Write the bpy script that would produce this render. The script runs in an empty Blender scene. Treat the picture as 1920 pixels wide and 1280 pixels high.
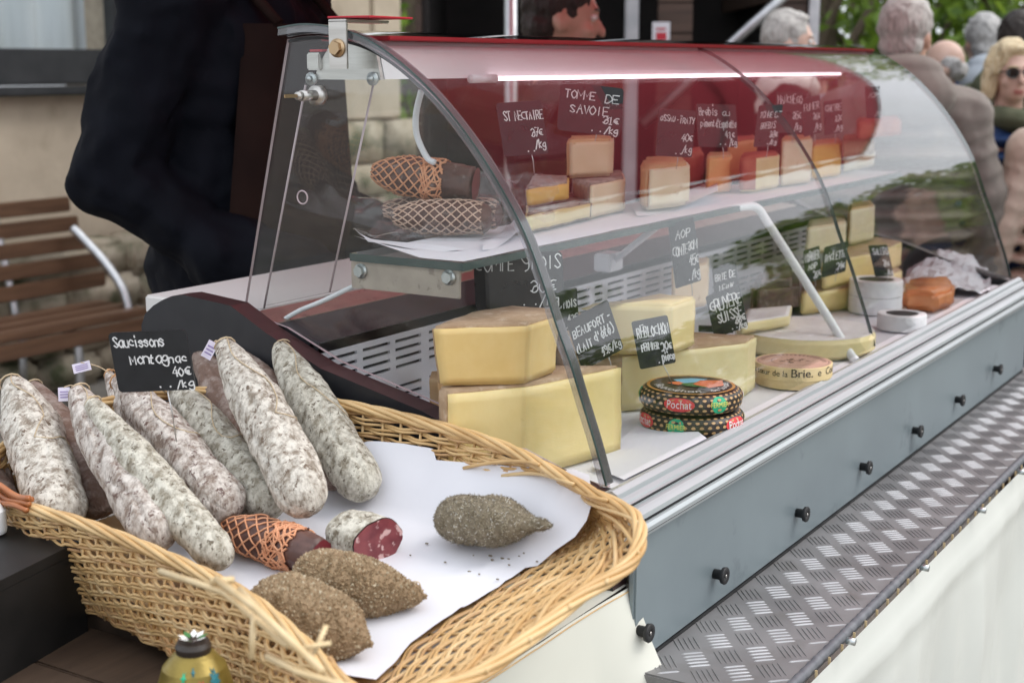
import bpy, bmesh, math, random
from mathutils import Vector, Matrix, noise
R = math.radians
rnd = random.Random(7)
scn = bpy.context.scene
COL = scn.collection

# ------------------------------------------------------------------ camera
F, CX, CY, HZ, VX = 2667.0, 960.0, 640.0, 120.0, 2670.0
PITCH = math.atan((CY - HZ) / F)
TH = math.atan((VX - CX) / (F / math.cos(PITCH)))      # counter direction is TH to the right of the view
C0 = Vector((0, 0, 1.62))
VH = Vector((math.cos(TH), math.sin(TH), 0)); RT = Vector((math.sin(TH), -math.cos(TH), 0))
FW = VH * math.cos(PITCH) - Vector((0, 0, math.sin(PITCH)))
UP = VH * math.sin(PITCH) + Vector((0, 0, math.cos(PITCH)))
cd = bpy.data.cameras.new('camera'); cam = bpy.data.objects.new('camera', cd); COL.objects.link(cam)
cam.location = C0
cam.matrix_world = Matrix.Translation(C0) @ Matrix((RT, UP, -FW)).transposed().to_4x4()
cd.sensor_width = 36; cd.lens = 50; cd.clip_end = 400; cd.clip_start = .05
cd.dof.use_dof = True; cd.dof.focus_distance = 1.84; cd.dof.aperture_fstop = 6.3
scn.camera = cam

# ------------------------------------------------------------------ light
SUN_EL, SUN_AZ = 52, -55
w = bpy.data.worlds.new('World'); scn.world = w; w.use_nodes = True
nt = w.node_tree; bg = nt.nodes['Background']
sky = nt.nodes.new('ShaderNodeTexSky'); sky.sky_type = 'NISHITA'; sky.sun_disc = False
sky.sun_elevation = R(SUN_EL); sky.sun_rotation = R(90 - SUN_AZ)
sky.dust_density = 8.0; sky.air_density = 1.0; sky.ozone_density = 1.0
hs = nt.nodes.new('ShaderNodeHueSaturation'); hs.inputs['Saturation'].default_value = .42
nt.links.new(sky.outputs[0], hs.inputs['Color'])
ov = nt.nodes.new('ShaderNodeMix'); ov.data_type = 'RGBA'; ov.inputs[0].default_value = .72      # even cloud layer over the clear sky
ov.inputs[7].default_value = (6.6, 6.95, 7.4, 1)
nt.links.new(hs.outputs[0], ov.inputs[6]); nt.links.new(ov.outputs[2], bg.inputs['Color'])
bg.inputs['Strength'].default_value = .15
sl = bpy.data.lights.new('sun', 'SUN'); sl.energy = .5; sl.angle = R(35); sl.color = (1, .97, .93)
so = bpy.data.objects.new('sun', sl); COL.objects.link(so)
sd = Vector((math.cos(R(SUN_AZ)) * math.cos(R(SUN_EL)), math.sin(R(SUN_AZ)) * math.cos(R(SUN_EL)), math.sin(R(SUN_EL))))
so.rotation_euler = sd.to_track_quat('Z', 'Y').to_euler(); so.location = (0, -3, 6)
vs = scn.view_settings; vs.view_transform = 'Standard'; vs.look = 'None'; vs.exposure = .66; vs.gamma = 1
scn.render.engine = 'CYCLES'
cy = scn.cycles; cy.use_denoising = True; cy.max_bounces = 14; cy.transparent_max_bounces = 24
cy.transmission_bounces = 8; cy.glossy_bounces = 6; cy.caustics_reflective = False; cy.caustics_refractive = False
cy.sample_clamp_indirect = 6

# ------------------------------------------------------------------ pixel -> world helpers
def ray(x, y): return FW + RT * ((x - CX) / F) + UP * ((CY - y) / F)
def atz(x, y, z): r = ray(x, y); return C0 + r * ((z - C0.z) / r.z)
def aty(x, y, Y): r = ray(x, y); return C0 + r * (Y / r.y)
def atx(x, y, X): r = ray(x, y); return C0 + r * (X / r.x)
def atd(x, y, d): return C0 + ray(x, y) * d
def atpl(x, y, P, n): r = ray(x, y); return C0 + r * ((P - C0).dot(n) / r.dot(n))
def zat(x, y, P):                       # height of the ray where it is as far away as P
    r = ray(x, y); rh = Vector((r.x, r.y, 0)); ph = Vector((P.x, P.y, 0))
    return C0.z + r.z * (ph.length / rh.length)
def onf(x, y, f, t0=.6, t1=4.0):        # ray meets height field f(X, Y)
    r = ray(x, y)
    for _ in range(50):
        t = (t0 + t1) / 2; p = C0 + r * t
        if p.z > f(p.x, p.y): t0 = t
        else: t1 = t
    return C0 + r * t0
def raylen(x, y, B, L, far=True):       # point on the ray L away from B
    r = ray(x, y); o = C0 - B
    a = r.dot(r); b = 2 * r.dot(o); c = o.dot(o) - L * L
    d = b * b - 4 * a * c
    if d < 0: return C0 + r * (-b / (2 * a))
    s = math.sqrt(d)
    return C0 + r * ((-b + (s if far else -s)) / (2 * a))

# ------------------------------------------------------------------ materials
def newmat(name):
    m = bpy.data.materials.new(name); m.use_nodes = True
    return m, m.node_tree, m.node_tree.nodes['Principled BSDF']
def mat(name, c1, c2=None, scale=20, detail=5, rough=.6, metal=0, bump=0, bscale=None, ramp=(.35, .65), stretch=None, spec=.5, sss=0, c3=None, scale3=None, r3=(.62, .68), bdist=.002, rvar=0, nr=.5):
    m, t, p = newmat(name); L = t.links.new
    p.inputs['Roughness'].default_value = rough; p.inputs['Metallic'].default_value = metal
    p.inputs['Specular IOR Level'].default_value = spec
    p.inputs['Base Color'].default_value = (*c1, 1)
    if sss:
        p.inputs['Subsurface Weight'].default_value = sss; p.inputs['Subsurface Scale'].default_value = .01
        p.inputs['Subsurface Radius'].default_value = (1, .6, .3)
    tc = t.nodes.new('ShaderNodeTexCoord'); src = tc.outputs['Object']
    if stretch:
        mp = t.nodes.new('ShaderNodeMapping'); mp.inputs['Scale'].default_value = stretch
        L(src, mp.inputs[0]); src = mp.outputs[0]
    def nz(s, d=detail):
        n = t.nodes.new('ShaderNodeTexNoise'); n.inputs['Scale'].default_value = s; n.inputs['Detail'].default_value = d; n.inputs['Roughness'].default_value = nr
        L(src, n.inputs['Vector']); return n.outputs['Fac']
    def rp(fac, a, b, ca, cb):
        r = t.nodes.new('ShaderNodeValToRGB'); e = r.color_ramp.elements
        e[0].position, e[1].position = a, b; e[0].color = (*ca, 1); e[1].color = (*cb, 1)
        L(fac, r.inputs[0]); return r.outputs[0]
    if c2 is not None:
        n1 = nz(scale); col = rp(n1, *ramp, c1, c2)
        if c3 is not None:
            f = rp(nz(scale3 or scale * 4), *r3, (0, 0, 0), (1, 1, 1))
            mx = t.nodes.new('ShaderNodeMix'); mx.data_type = 'RGBA'
            L(f, mx.inputs[0]); L(col, mx.inputs[6]); mx.inputs[7].default_value = (*c3, 1); col = mx.outputs[2]
        L(col, p.inputs['Base Color'])
        if rvar: L(rp(n1, 0.2, .8, (rough - rvar,) * 3, (rough + rvar,) * 3), p.inputs['Roughness'])
    if bump:
        b = t.nodes.new('ShaderNodeBump'); b.inputs['Strength'].default_value = bump; b.inputs['Distance'].default_value = bdist
        L(nz(bscale or scale * 3, 6), b.inputs['Height']); L(b.outputs[0], p.inputs['Normal'])
    return m
def glass(name, tint=(.97, .985, .98), r0=.043, dirt=.0, rough=0.0, bump=0, bscale=30, gain=1.0):
    m = bpy.data.materials.new(name); m.use_nodes = True; t = m.node_tree; L = t.links.new
    for n in list(t.nodes): t.nodes.remove(n)
    out = t.nodes.new('ShaderNodeOutputMaterial'); geo = t.nodes.new('ShaderNodeNewGeometry')
    def mth(op, a, b=None, clamp=False):
        n = t.nodes.new('ShaderNodeMath'); n.operation = op; n.use_clamp = clamp
        for k, v in ((0, a), (1, b)):
            if v is None: continue
            if isinstance(v, (int, float)): n.inputs[k].default_value = v
            else: L(v, n.inputs[k])
        return n.outputs[0]
    d = t.nodes.new('ShaderNodeVectorMath'); d.operation = 'DOT_PRODUCT'
    L(geo.outputs['Incoming'], d.inputs[0]); L(geo.outputs['Normal'], d.inputs[1])
    f = mth('POWER', mth('SUBTRACT', 1.0, mth('ABSOLUTE', d.outputs['Value'])), 5.0)
    f = mth('ADD', mth('MULTIPLY', f, (1 - r0) * gain), r0, True)
    tr = t.nodes.new('ShaderNodeBsdfTransparent'); tr.inputs[0].default_value = (*tint, 1)
    gl = t.nodes.new('ShaderNodeBsdfGlossy'); gl.inputs['Roughness'].default_value = rough
    base = tr.outputs[0]
    tc = t.nodes.new('ShaderNodeTexCoord')
    if dirt:
        df = t.nodes.new('ShaderNodeBsdfDiffuse'); df.inputs[0].default_value = (.7, .7, .7, 1)
        n = t.nodes.new('ShaderNodeTexNoise'); n.inputs['Scale'].default_value = 9; n.inputs['Detail'].default_value = 8
        L(tc.outputs['Object'], n.inputs['Vector'])
        mx0 = t.nodes.new('ShaderNodeMixShader'); L(mth('MULTIPLY', n.outputs['Fac'], dirt), mx0.inputs[0])
        L(base, mx0.inputs[1]); L(df.outputs[0], mx0.inputs[2]); base = mx0.outputs[0]
    if bump:
        n = t.nodes.new('ShaderNodeTexNoise'); n.inputs['Scale'].default_value = bscale; n.inputs['Detail'].default_value = 3
        L(tc.outputs['Object'], n.inputs['Vector'])
        b = t.nodes.new('ShaderNodeBump'); b.inputs['Strength'].default_value = bump; b.inputs['Distance'].default_value = .01
        L(n.outputs['Fac'], b.inputs['Height']); L(b.outputs[0], gl.inputs['Normal'])
        L(b.outputs[0], d.inputs[1])
    mx = t.nodes.new('ShaderNodeMixShader'); L(f, mx.inputs[0]); L(base, mx.inputs[1]); L(gl.outputs[0], mx.inputs[2])
    L(mx.outputs[0], out.inputs[0])
    return m
def emit(name, c, s):
    m, t, p = newmat(name); p.inputs['Base Color'].default_value = (.8, .8, .8, 1)
    p.inputs['Emission Color'].default_value = (*c, 1); p.inputs['Emission Strength'].default_value = s
    return m

M = {}
def ms(k, *a, **kw): M[k] = mat(k, *a, **kw)
ms('ground', (.20, .185, .165), (.29, .27, .24), scale=3, rough=.9, bump=.5, bscale=60, bdist=.01, c3=(.13, .14, .07), scale3=1.3, r3=(.58, .72))
ms('kerb', (.36, .35, .33), (.45, .44, .41), scale=5, rough=.85, bump=.4, bscale=60)
ms('limestone', (.50, .42, .32), (.62, .53, .41), scale=4, rough=.85, bump=.4, bscale=30, c3=(.34, .27, .19), scale3=3.0, r3=(.60, .78), bdist=.006)
ms('rubble', (.40, .34, .25), (.55, .48, .38), scale=7, rough=.9, bump=.8, bscale=22, c3=(.12, .13, .07), scale3=5, r3=(.5, .66), bdist=.02)
ms('mortar', (.33, .28, .22), (.42, .36, .28), scale=20, rough=.9)
ms('darkframe', (.035, .037, .04), (.05, .052, .055), scale=8, rough=.45)
ms('curtain', (.55, .60, .62), (.78, .84, .88), scale=9, rough=.8, stretch=(1, 1, .05))
ms('wood_bench', (.092, .048, .027), (.145, .078, .044), scale=6, rough=.5, stretch=(.6, 6, 6), bump=.2)
ms('metal_leg', (.48, .49, .51), (.58, .59, .61), scale=30, rough=.42, metal=1)
ms('chalet_wood', (.052, .032, .024), (.085, .052, .038), scale=4, rough=.7, stretch=(.5, 5, 8), bump=.3)
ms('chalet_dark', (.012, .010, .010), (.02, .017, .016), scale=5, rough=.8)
ms('post_white', (.36, .38, .40), (.44, .45, .47), scale=12, rough=.4)
ms('paper', (.70, .70, .745), (.74, .74, .785), scale=5, rough=.75, bump=.25, bscale=14, bdist=.003)
ms('paper_tag', (.72, .66, .80), (.80, .75, .86), scale=60, rough=.6)
ms('ink', (.25, .18, .40), rough=.6)
ms('ink_dark', (.03, .025, .025), rough=.6)
ms('red_print', (.55, .03, .05), rough=.5)
ms('rail_reflection', (.33, .010, .020), rough=.4)
ms('slate', (.010, .011, .013), (.017, .018, .021), scale=40, rough=.30, rvar=.06, c3=(.035, .036, .04), scale3=14, r3=(.6, .8))
ms('chalk', (.80, .80, .80), rough=.7)
ms('wire', (.55, .55, .55), rough=.35, metal=1)
ms('black_panel', (.016, .017, .021), (.022, .023, .027), scale=30, rough=.42)
ms('maroon_edge', (.035, .016, .017), (.05, .024, .024), scale=30, rough=.4)
ms('steel', (.50, .48, .45), (.62, .60, .57), scale=12, rough=.32, metal=1, stretch=(1, 1, 12))
ms('steel_dull', (.42, .37, .32), (.52, .46, .40), scale=26, rough=.42, metal=.9, c3=(.33, .29, .25), scale3=60)
ms('zinc', (.46, .50, .50), (.60, .63, .63), scale=60, rough=.4, metal=1)
ms('brass', (.50, .36, .22), rough=.35, metal=1)
ms('alu_trim', (.42, .455, .47), (.50, .535, .55), scale=10, rough=.42, metal=.35, stretch=(.3, 9, 9), c3=(.45, .47, .48), scale3=20, r3=(.6, .75))
ms('rubber', (.012, .012, .013), (.02, .02, .021), scale=40, rough=.55)
ms('grey_panel', (.215, .26, .28), (.255, .305, .325), scale=3.5, rough=.38, metal=.25, c3=(.135, .165, .18), scale3=9, r3=(.60, .74), bump=.10, bscale=7, nr=.62, rvar=.08)
ms('tread_plate', (.165, .163, .165), (.235, .232, .235), scale=9, rough=.45, metal=.1, c3=(.16, .155, .15), scale3=17, r3=(.55, .75))
ms('tread_lug_lit', (.46, .46, .47), (.60, .60, .61), scale=25, rough=.36, metal=.55)
ms('hose', (.10, .105, .12), (.16, .165, .18), scale=50, rough=.5)
ms('tarp', (.60, .615, .575), (.66, .675, .63), scale=4, rough=.5, c3=(.50, .49, .42), scale3=6, r3=(.68, .82), bump=.1, bscale=8)
ms('cream_vinyl', (.70, .70, .62), (.75, .75, .67), scale=3, rough=.45, c3=(.55, .50, .38), scale3=11, r3=(.72, .8))
ms('white_liner', (.60, .585, .63), (.66, .645, .69), scale=6, rough=.4)
ms('slot', (.02, .02, .025), rough=.6)
ms('foam', (.030, .030, .034), (.048, .047, .052), scale=8, rough=.55, spec=0.3)
ms('worktop', (.72, .70, .68), (.76, .74, .72), scale=4, rough=.35)
ms('white_paint', (.80, .82, .83), rough=.3)
ms('white_cable', (.75, .76, .78), rough=.5)
ms('deck', (.70, .70, .71), (.75, .75, .76), scale=4, rough=.5)
M['glass'] = glass('glass', (.975, .985, .982), dirt=.002, gain=1.0)
M['glass_shelf'] = glass('glass_shelf', (.93, .965, .955))
M['glass_edge'] = mat('glass_edge', (.035, .06, .058), (.06, .095, .09), scale=12, rough=.12)
M['acrylic'] = glass('acrylic', (.80, .80, .83), r0=.09, dirt=.16, rough=.08)
M['pink_edge'] = mat('pink_edge', (.50, .40, .42), rough=.25)
M['film'] = glass('film', (.97, .97, .98), r0=.05, dirt=.10, rough=.06, bump=.9, bscale=38)
M['lamp'] = emit('lamp', (1.0, .76, .84), 2.6)
ms('housing', (.74, .72, .74), (.78, .76, .78), scale=6, rough=.35)
# food
ms('mould', (.27, .22, .17), (.74, .695, .62), scale=85, detail=10, rough=.9, ramp=(.39, .57), stretch=(1, 1, .7), c3=(.17, .12, .085), scale3=115, r3=(.56, .60), bump=1.0, bscale=75, bdist=.005, nr=.72)
ms('mould_grey', (.26, .225, .165), (.70, .67, .58), scale=80, detail=10, rough=.9, ramp=(.38, .58), stretch=(1, 1, .7), c3=(.16, .13, .09), scale3=120, r3=(.56, .60), bump=1.0, bscale=75, bdist=.005, nr=.72)
ms('mould_pink', (.26, .195, .155), (.72, .665, .61), scale=76, detail=10, rough=.9, ramp=(.40, .585), stretch=(1, 1, .7), c3=(.15, .09, .075), scale3=105, r3=(.555, .60), bump=1.0, bscale=75, bdist=.005, nr=.72)
ms('mould_brown', (.20, .125, .095), (.46, .39, .35), scale=36, detail=9, rough=.85, ramp=(.44, .68), c3=(.12, .07, .05), scale3=100, r3=(.56, .68), bump=1.0, bscale=75, bdist=.005, nr=.72)
ms('twine', (.50, .38, .24), (.62, .50, .34), scale=200, rough=.9)
ms('casing_knot', (.48, .24, .10), (.62, .36, .18), scale=80, rough=.5)
ms('meat', (.15, .022, .03), (.24, .05, .055), scale=60, rough=.33, c3=(.62, .40, .38), scale3=95, r3=(.575, .63))
ms('meat_dark', (.14, .012, .018), (.19, .02, .028), scale=40, rough=.3)
ms('cured', (.075, .035, .03), (.14, .07, .055), scale=40, rough=.45, c3=(.30, .24, .21), scale3=60, r3=(.58, .75), bump=.4, bscale=60)
ms('net_orange', (.66, .29, .15), (.74, .38, .22), scale=100, rough=.8)
ms('net_pale', (.60, .40, .30), (.70, .50, .40), scale=100, rough=.8)
ms('pepper_a', (.22, .15, .08), (.31, .215, .125), scale=120, rough=.8, bump=.6, bscale=200)
ms('pepper_b', (.32, .23, .135), (.43, .325, .205), scale=120, rough=.8)
ms('pepper_c', (.54, .46, .33), rough=.8)
ms('herb_a', (.16, .13, .085), (.25, .21, .15), scale=150, rough=.9, bump=.7, bscale=200)
ms('herb_b', (.27, .23, .15), (.38, .33, .235), scale=120, rough=.9)
ms('herb_c', (.60, .58, .52), rough=.9)
ms('comte', (.72, .51, .20), (.77, .575, .255), scale=16, rough=.36, sss=.15, bump=.14, bscale=60, c3=(.60, .43, .16), scale3=26, r3=(.66, .74), nr=.6)
ms('beaufort', (.74, .575, .245), (.79, .635, .305), scale=14, rough=.36, sss=.15, bump=.14, bscale=60, c3=(.60, .43, .16), scale3=26, r3=(.66, .74), nr=.6)
ms('gruyere', (.72, .60, .31), (.79, .68, .39), scale=14, rough=.36, sss=.15, bump=.14, bscale=60, c3=(.60, .43, .16), scale3=26, r3=(.66, .74), nr=.6)
ms('pale_cheese', (.72, .62, .42), (.79, .70, .52), scale=14, rough=.5, sss=.15, c3=(.58, .46, .28), scale3=60, r3=(.66, .72))
ms('tomme', (.70, .52, .33), (.76, .60, .42), scale=14, rough=.5, sss=.15, c3=(.55, .38, .22), scale3=55, r3=(.66, .71))
ms('orange_cheese', (.76, .36, .13), (.80, .42, .17), scale=14, rough=.5, sss=.15)
ms('yellow_cheese', (.72, .45, .10), (.76, .50, .14), scale=10, rough=.45, sss=.1)
ms('rind_brown', (.33, .215, .125), (.46, .325, .21), scale=30, detail=8, rough=.85, bump=.8, c3=(.52, .40, .29), scale3=44, r3=(.56, .66), nr=.65)
ms('rind_orange', (.54, .32, .15), (.64, .41, .22), scale=20, rough=.7, bump=.3)
ms('rind_grey', (.24, .20, .17), (.42, .37, .32), scale=50, rough=.9, bump=.6, c3=(.12, .10, .09), scale3=70)
ms('rind_red', (.36, .085, .05), (.46, .14, .08), scale=30, rough=.7, bump=.3)
ms('rind_white', (.74, .71, .69), (.80, .78, .77), scale=16, rough=.8, bump=.3, c3=(.66, .56, .46), scale3=24, r3=(.66, .76))
ms('box_wood', (.72, .56, .29), (.78, .62, .35), scale=9, rough=.6, stretch=(1, 1, 8))
ms('box_print', (.58, .36, .27), (.64, .42, .32), scale=30, rough=.6)
ms('print_brown', (.16, .075, .05), rough=.6)
ms('wrap_black', (.025, .018, .014), (.035, .026, .02), scale=40, rough=.38, bump=.15, bscale=60)
ms('wrap_tan', (.55, .34, .15), rough=.45)
ms('wrap_gold', (.46, .22, .05), rough=.4)
ms('wrap_red', (.70, .05, .06), rough=.4)
ms('wrap_green', (.02, .40, .20), rough=.4)
ms('wrap_yellow', (.75, .70, .15), rough=.4)
ms('wrap_blue', (.18, .50, .68), rough=.4)
ms('wrap_orange', (.75, .18, .06), rough=.4)
ms('wrap_pack', (.75, .25, .08), (.82, .34, .14), scale=20, rough=.25)
ms('drum_paper', (.78, .78, .79), (.83, .83, .84), scale=50, rough=.7, bump=.8, bscale=40, bdist=.006)
for i, (a, b) in enumerate([((.52, .315, .125), (.66, .435, .20)), ((.60, .39, .17), (.73, .51, .255)), ((.46, .265, .115), (.60, .385, .19)), ((.64, .44, .21), (.76, .56, .31))]):
    ms('wicker%d' % i, a, b, scale=16, rough=.42, bump=.25, bscale=90, stretch=(1, 1, 1), bdist=.001)
ms('wicker_red', (.36, .11, .035), (.46, .17, .06), scale=20, rough=.35)
ms('straw', (.66, .48, .25), (.76, .60, .36), scale=40, rough=.45)
ms('box_black', (.010, .010, .010), (.016, .015, .015), scale=20, rough=.5, spec=0.25)
ms('table_dark', (.050, .032, .022), (.085, .055, .037), scale=8, rough=.5, stretch=(.5, 5, 5), bump=.2)
ms('gold', (.20, .145, .03), (.34, .255, .06), scale=30, rough=.38, metal=.5, bump=.5, bscale=70)
ms('teal', (.02, .17, .20), rough=.4)
ms('petal', (.75, .75, .72), rough=.5)
ms('leafprint', (.04, .16, .04), rough=.5)
# people
ms('skin', (.50, .30, .22), (.56, .35, .265), scale=20, rough=.5, sss=.1)
ms('skin_pale', (.58, .38, .30), (.63, .43, .35), scale=20, rough=.5, sss=.1)
ms('lips', (.42, .14, .12), rough=.4)
ms('eye_white', (.75, .74, .72), rough=.2)
ms('iris', (.06, .04, .03), rough=.2)
ms('hair_grey', (.32, .31, .30), (.56, .55, .54), scale=40, rough=.6, stretch=(4, 4, .6), bump=.6, spec=0.3)
ms('hair_white', (.36, .345, .325), (.56, .54, .51), scale=40, rough=.6, stretch=(4, 4, .6), bump=.6, spec=0.3)
ms('hair_dark', (.02, .016, .014), (.04, .03, .026), scale=40, rough=.5, stretch=(4, 4, .6), bump=.6, spec=0.3)
ms('hair_blonde', (.50, .38, .21), (.68, .58, .40), scale=40, rough=.5, stretch=(4, 4, .6), bump=.6, spec=0.3)
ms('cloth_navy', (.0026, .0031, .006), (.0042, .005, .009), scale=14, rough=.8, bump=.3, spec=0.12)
ms('cloth_navy_bright', (.020, .042, .115), (.03, .06, .15), scale=14, rough=.5, bump=.2, spec=0.12)
ms('cloth_blue', (.03, .07, .20), (.04, .09, .25), scale=14, rough=.8, spec=0.12)
ms('cloth_black', (.005, .005, .006), (.009, .008, .009), scale=14, rough=.85, bump=.3, spec=0.12)
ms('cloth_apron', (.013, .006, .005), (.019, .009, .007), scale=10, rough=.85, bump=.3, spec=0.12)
ms('cloth_taupe', (.22, .20, .18), (.285, .26, .235), scale=10, rough=.65, bump=.2, spec=0.12)
ms('cloth_olive', (.115, .105, .078), (.15, .138, .105), scale=10, rough=.7, spec=0.12)
ms('cloth_beige', (.58, .47, .38), (.65, .54, .45), scale=10, rough=.6, spec=0.12)
ms('cloth_grey', (.36, .40, .45), (.43, .47, .52), scale=12, rough=.85, spec=0.12)
ms('cloth_green', (.085, .095, .06), (.12, .13, .085), scale=12, rough=.85, spec=0.12)
ms('cloth_white', (.66, .63, .58), (.72, .69, .64), scale=12, rough=.85, spec=0.12)
ms('cloth_jean', (.04, .06, .11), (.06, .085, .15), scale=30, rough=.85, spec=0.12)
ms('leather', (.05, .03, .02), (.08, .05, .03), scale=30, rough=.5)
ms('strap_tan', (.60, .42, .26), rough=.6)
ms('lens', (.01, .008, .008), rough=.1)
ms('bark', (.09, .065, .045), (.15, .115, .085), scale=12, rough=.9, stretch=(4, 4, .7), bump=.8)
def leafmat(name, a, b):
    m = mat(name, a, b, scale=1.2, rough=.5, ramp=(.3, .7)); t = m.node_tree
    p = t.nodes['Principled BSDF']; tl = t.nodes.new('ShaderNodeBsdfTranslucent'); tl.inputs[0].default_value = (b[0] * 1.6, b[1] * 1.5, b[2], 1)
    mx = t.nodes.new('ShaderNodeMixShader'); mx.inputs[0].default_value = .4
    t.links.new(p.outputs[0], mx.inputs[1]); t.links.new(tl.outputs[0], mx.inputs[2])
    t.links.new(mx.outputs[0], t.nodes['Material Output'].inputs[0]); M[name] = m
leafmat('leaf_a', (.075, .14, .014), (.14, .23, .028)); leafmat('leaf_b', (.12, .21, .022), (.21, .32, .05)); leafmat('leaf_c', (.045, .09, .012), (.08, .15, .024))
def awning_mat():
    m, t, p = newmat('awning_red'); p.inputs['Base Color'].default_value = (.42, .045, .065, 1); p.inputs['Roughness'].default_value = .7
    tl = t.nodes.new('ShaderNodeBsdfTranslucent'); tl.inputs[0].default_value = (.46, .06, .08, 1)
    mx = t.nodes.new('ShaderNodeMixShader'); mx.inputs[0].default_value = .5
    t.links.new(p.outputs[0], mx.inputs[1]); t.links.new(tl.outputs[0], mx.inputs[2]); t.links.new(mx.outputs[0], t.nodes['Material Output'].inputs[0])
    M['awning_red'] = m
awning_mat()

# ------------------------------------------------------------------ mesh builder
class MB:
    def __init__(s): s.v = []; s.f = []; s.m = []; s.sm = []
    def add(s, vs, fs, mi=0, smooth=False):
        o = len(s.v); s.v.extend(Vector(v) for v in vs)
        for f in fs: s.f.append([o + i for i in f]); s.m.append(mi); s.sm.append(smooth)
        return s
    def box(s, a, b, mi=0, T=None):
        x0, y0, z0 = a; x1, y1, z1 = b
        vs = [Vector(p) for p in ((x0, y0, z0), (x1, y0, z0), (x1, y1, z0), (x0, y1, z0), (x0, y0, z1), (x1, y0, z1), (x1, y1, z1), (x0, y1, z1))]
        if T: vs = [T @ p for p in vs]
        return s.add(vs, [(3, 2, 1, 0), (4, 5, 6, 7), (0, 1, 5, 4), (1, 2, 6, 5), (2, 3, 7, 6), (3, 0, 4, 7)], mi)
    def bbox(s, a, b, bev=.003, mi=0, T=None):     # box with chamfered edges
        bm = bmesh.new()
        m4 = Matrix.Translation([(p + q) / 2 for p, q in zip(a, b)]) @ Matrix.Diagonal([abs(q - p) for p, q in zip(a, b)] + [1])
        bmesh.ops.create_cube(bm, size=1, matrix=m4)
        bmesh.ops.bevel(bm, geom=bm.edges[:], offset=bev, segments=2, affect='EDGES')
        if T: bmesh.ops.transform(bm, matrix=T, verts=bm.verts)
        s.frombm(bm, mi); return s
    def frombm(s, bm, mi=0, smooth=False):
        bm.verts.index_update()
        s.add([v.co.copy() for v in bm.verts], [[v.index for v in f.verts] for f in bm.faces], mi, smooth); bm.free()
    def prism(s, poly, vec, mi=0, side=None, top=None):
        n = len(poly); vec = Vector(vec); a = [Vector(p) for p in poly]
        vs = a + [p + vec for p in a]
        s.add(vs, [list(range(n))[::-1]], mi); o = len(s.v) - 2 * n
        s.f.append([o + n + i for i in range(n)]); s.m.append(mi if top is None else top); s.sm.append(False)
        for i in range(n):
            j = (i + 1) % n; s.f.append([o + i, o + j, o + n + j, o + n + i]); s.m.append(mi if side is None else side); s.sm.append(False)
        return s
    def grid(s, fn, nu, nv, mi=0, smooth=True, cu=False, cv=False):
        vs = [fn(i / (nu if cu else nu - 1), j / (nv if cv else nv - 1)) for i in range(nu) for j in range(nv)]
        fs = [(i * nv + j, ((i + 1) % nu) * nv + j, ((i + 1) % nu) * nv + (j + 1) % nv, i * nv + (j + 1) % nv)
              for i in range(nu if cu else nu - 1) for j in range(nv if cv else nv - 1)]
        return s.add(vs, fs, mi, smooth)
    def tube(s, path, r, n=8, mi=0, caps=True, closed=False, flat=1.0):
        P = [Vector(p) for p in path]; k = len(P); up = None; vs = []
        for i in range(k):
            t = (P[(i + 1) % k] - P[i - 1]) if closed else (P[min(i + 1, k - 1)] - P[max(i - 1, 0)])
            if t.length < 1e-9: t = Vector((0, 0, 1))
            t.normalize()
            if up is None:
                up = Vector((0, 0, 1)) if abs(t.z) < .9 else Vector((1, 0, 0))
            up = (up - t * up.dot(t))
            if up.length < 1e-6: up = t.orthogonal()
            up.normalize(); sd_ = t.cross(up)
            rr = r(i / max(1, k - 1)) if callable(r) else r
            for j in range(n):
                a = 2 * math.pi * j / n; vs.append(P[i] + sd_ * (rr * math.cos(a)) + up * (rr * flat * math.sin(a)))
        fs = []
        for i in range(k if closed else k - 1):
            for j in range(n):
                fs.append((i * n + j, i * n + (j + 1) % n, ((i + 1) % k) * n + (j + 1) % n, ((i + 1) % k) * n + j))
        if caps and not closed: fs += [list(range(n))[::-1], [(k - 1) * n + j for j in range(n)]]
        return s.add(vs, fs, mi, True)
    def ell(s, c, r, nu=14, nv=10, mi=0, T=None):
        c = Vector(c)
        def fn(u, v):
            a = 2 * math.pi * u; b = math.pi * (v * .998 + .001)
            p = Vector((r[0] * math.sin(b) * math.cos(a), r[1] * math.sin(b) * math.sin(a), r[2] * math.cos(b)))
            return (T @ p if T else p) + c
        s.grid(fn, nu, nv, mi, True, cu=True); return s
    def lathe(s, prof, c, n=40, mi=0, smooth=True, mis=None):
        c = Vector(c)
        for k in range(len(prof) - 1):
            (r0, z0), (r1, z1) = prof[k], prof[k + 1]
            vs = []; fs = []
            for i in range(n):
                a = 2 * math.pi * i / n
                vs += [c + Vector((r0 * math.cos(a), r0 * math.sin(a), z0)), c + Vector((r1 * math.cos(a), r1 * math.sin(a), z1))]
            for i in range(n):
                j = (i + 1) % n; fs.append((2 * i, 2 * j, 2 * j + 1, 2 * i + 1))
            s.add(vs, fs, mis[k] if mis else mi, smooth)
        return s
    def build(s, name, mats, parent=None, origin=None, label=None, cat=None, group=None, kind=None, weld=False):
        if not isinstance(mats, (list, tuple)): mats = [mats]
        if origin is None:
            if parent is not None: origin = W(parent)
            elif cat or kind:
                xs = [v.x for v in s.v]; ys = [v.y for v in s.v]
                origin = Vector(((min(xs) + max(xs)) / 2, (min(ys) + max(ys)) / 2, min(v.z for v in s.v)))
                if kind == 'structure': origin = Vector((0, 0, 0))
            else: origin = Vector((0, 0, 0))
        me = bpy.data.meshes.new(name); me.from_pydata([tuple(v - origin) for v in s.v], [], s.f)
        for k in mats: me.materials.append(M[k] if isinstance(k, str) else k)
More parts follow.
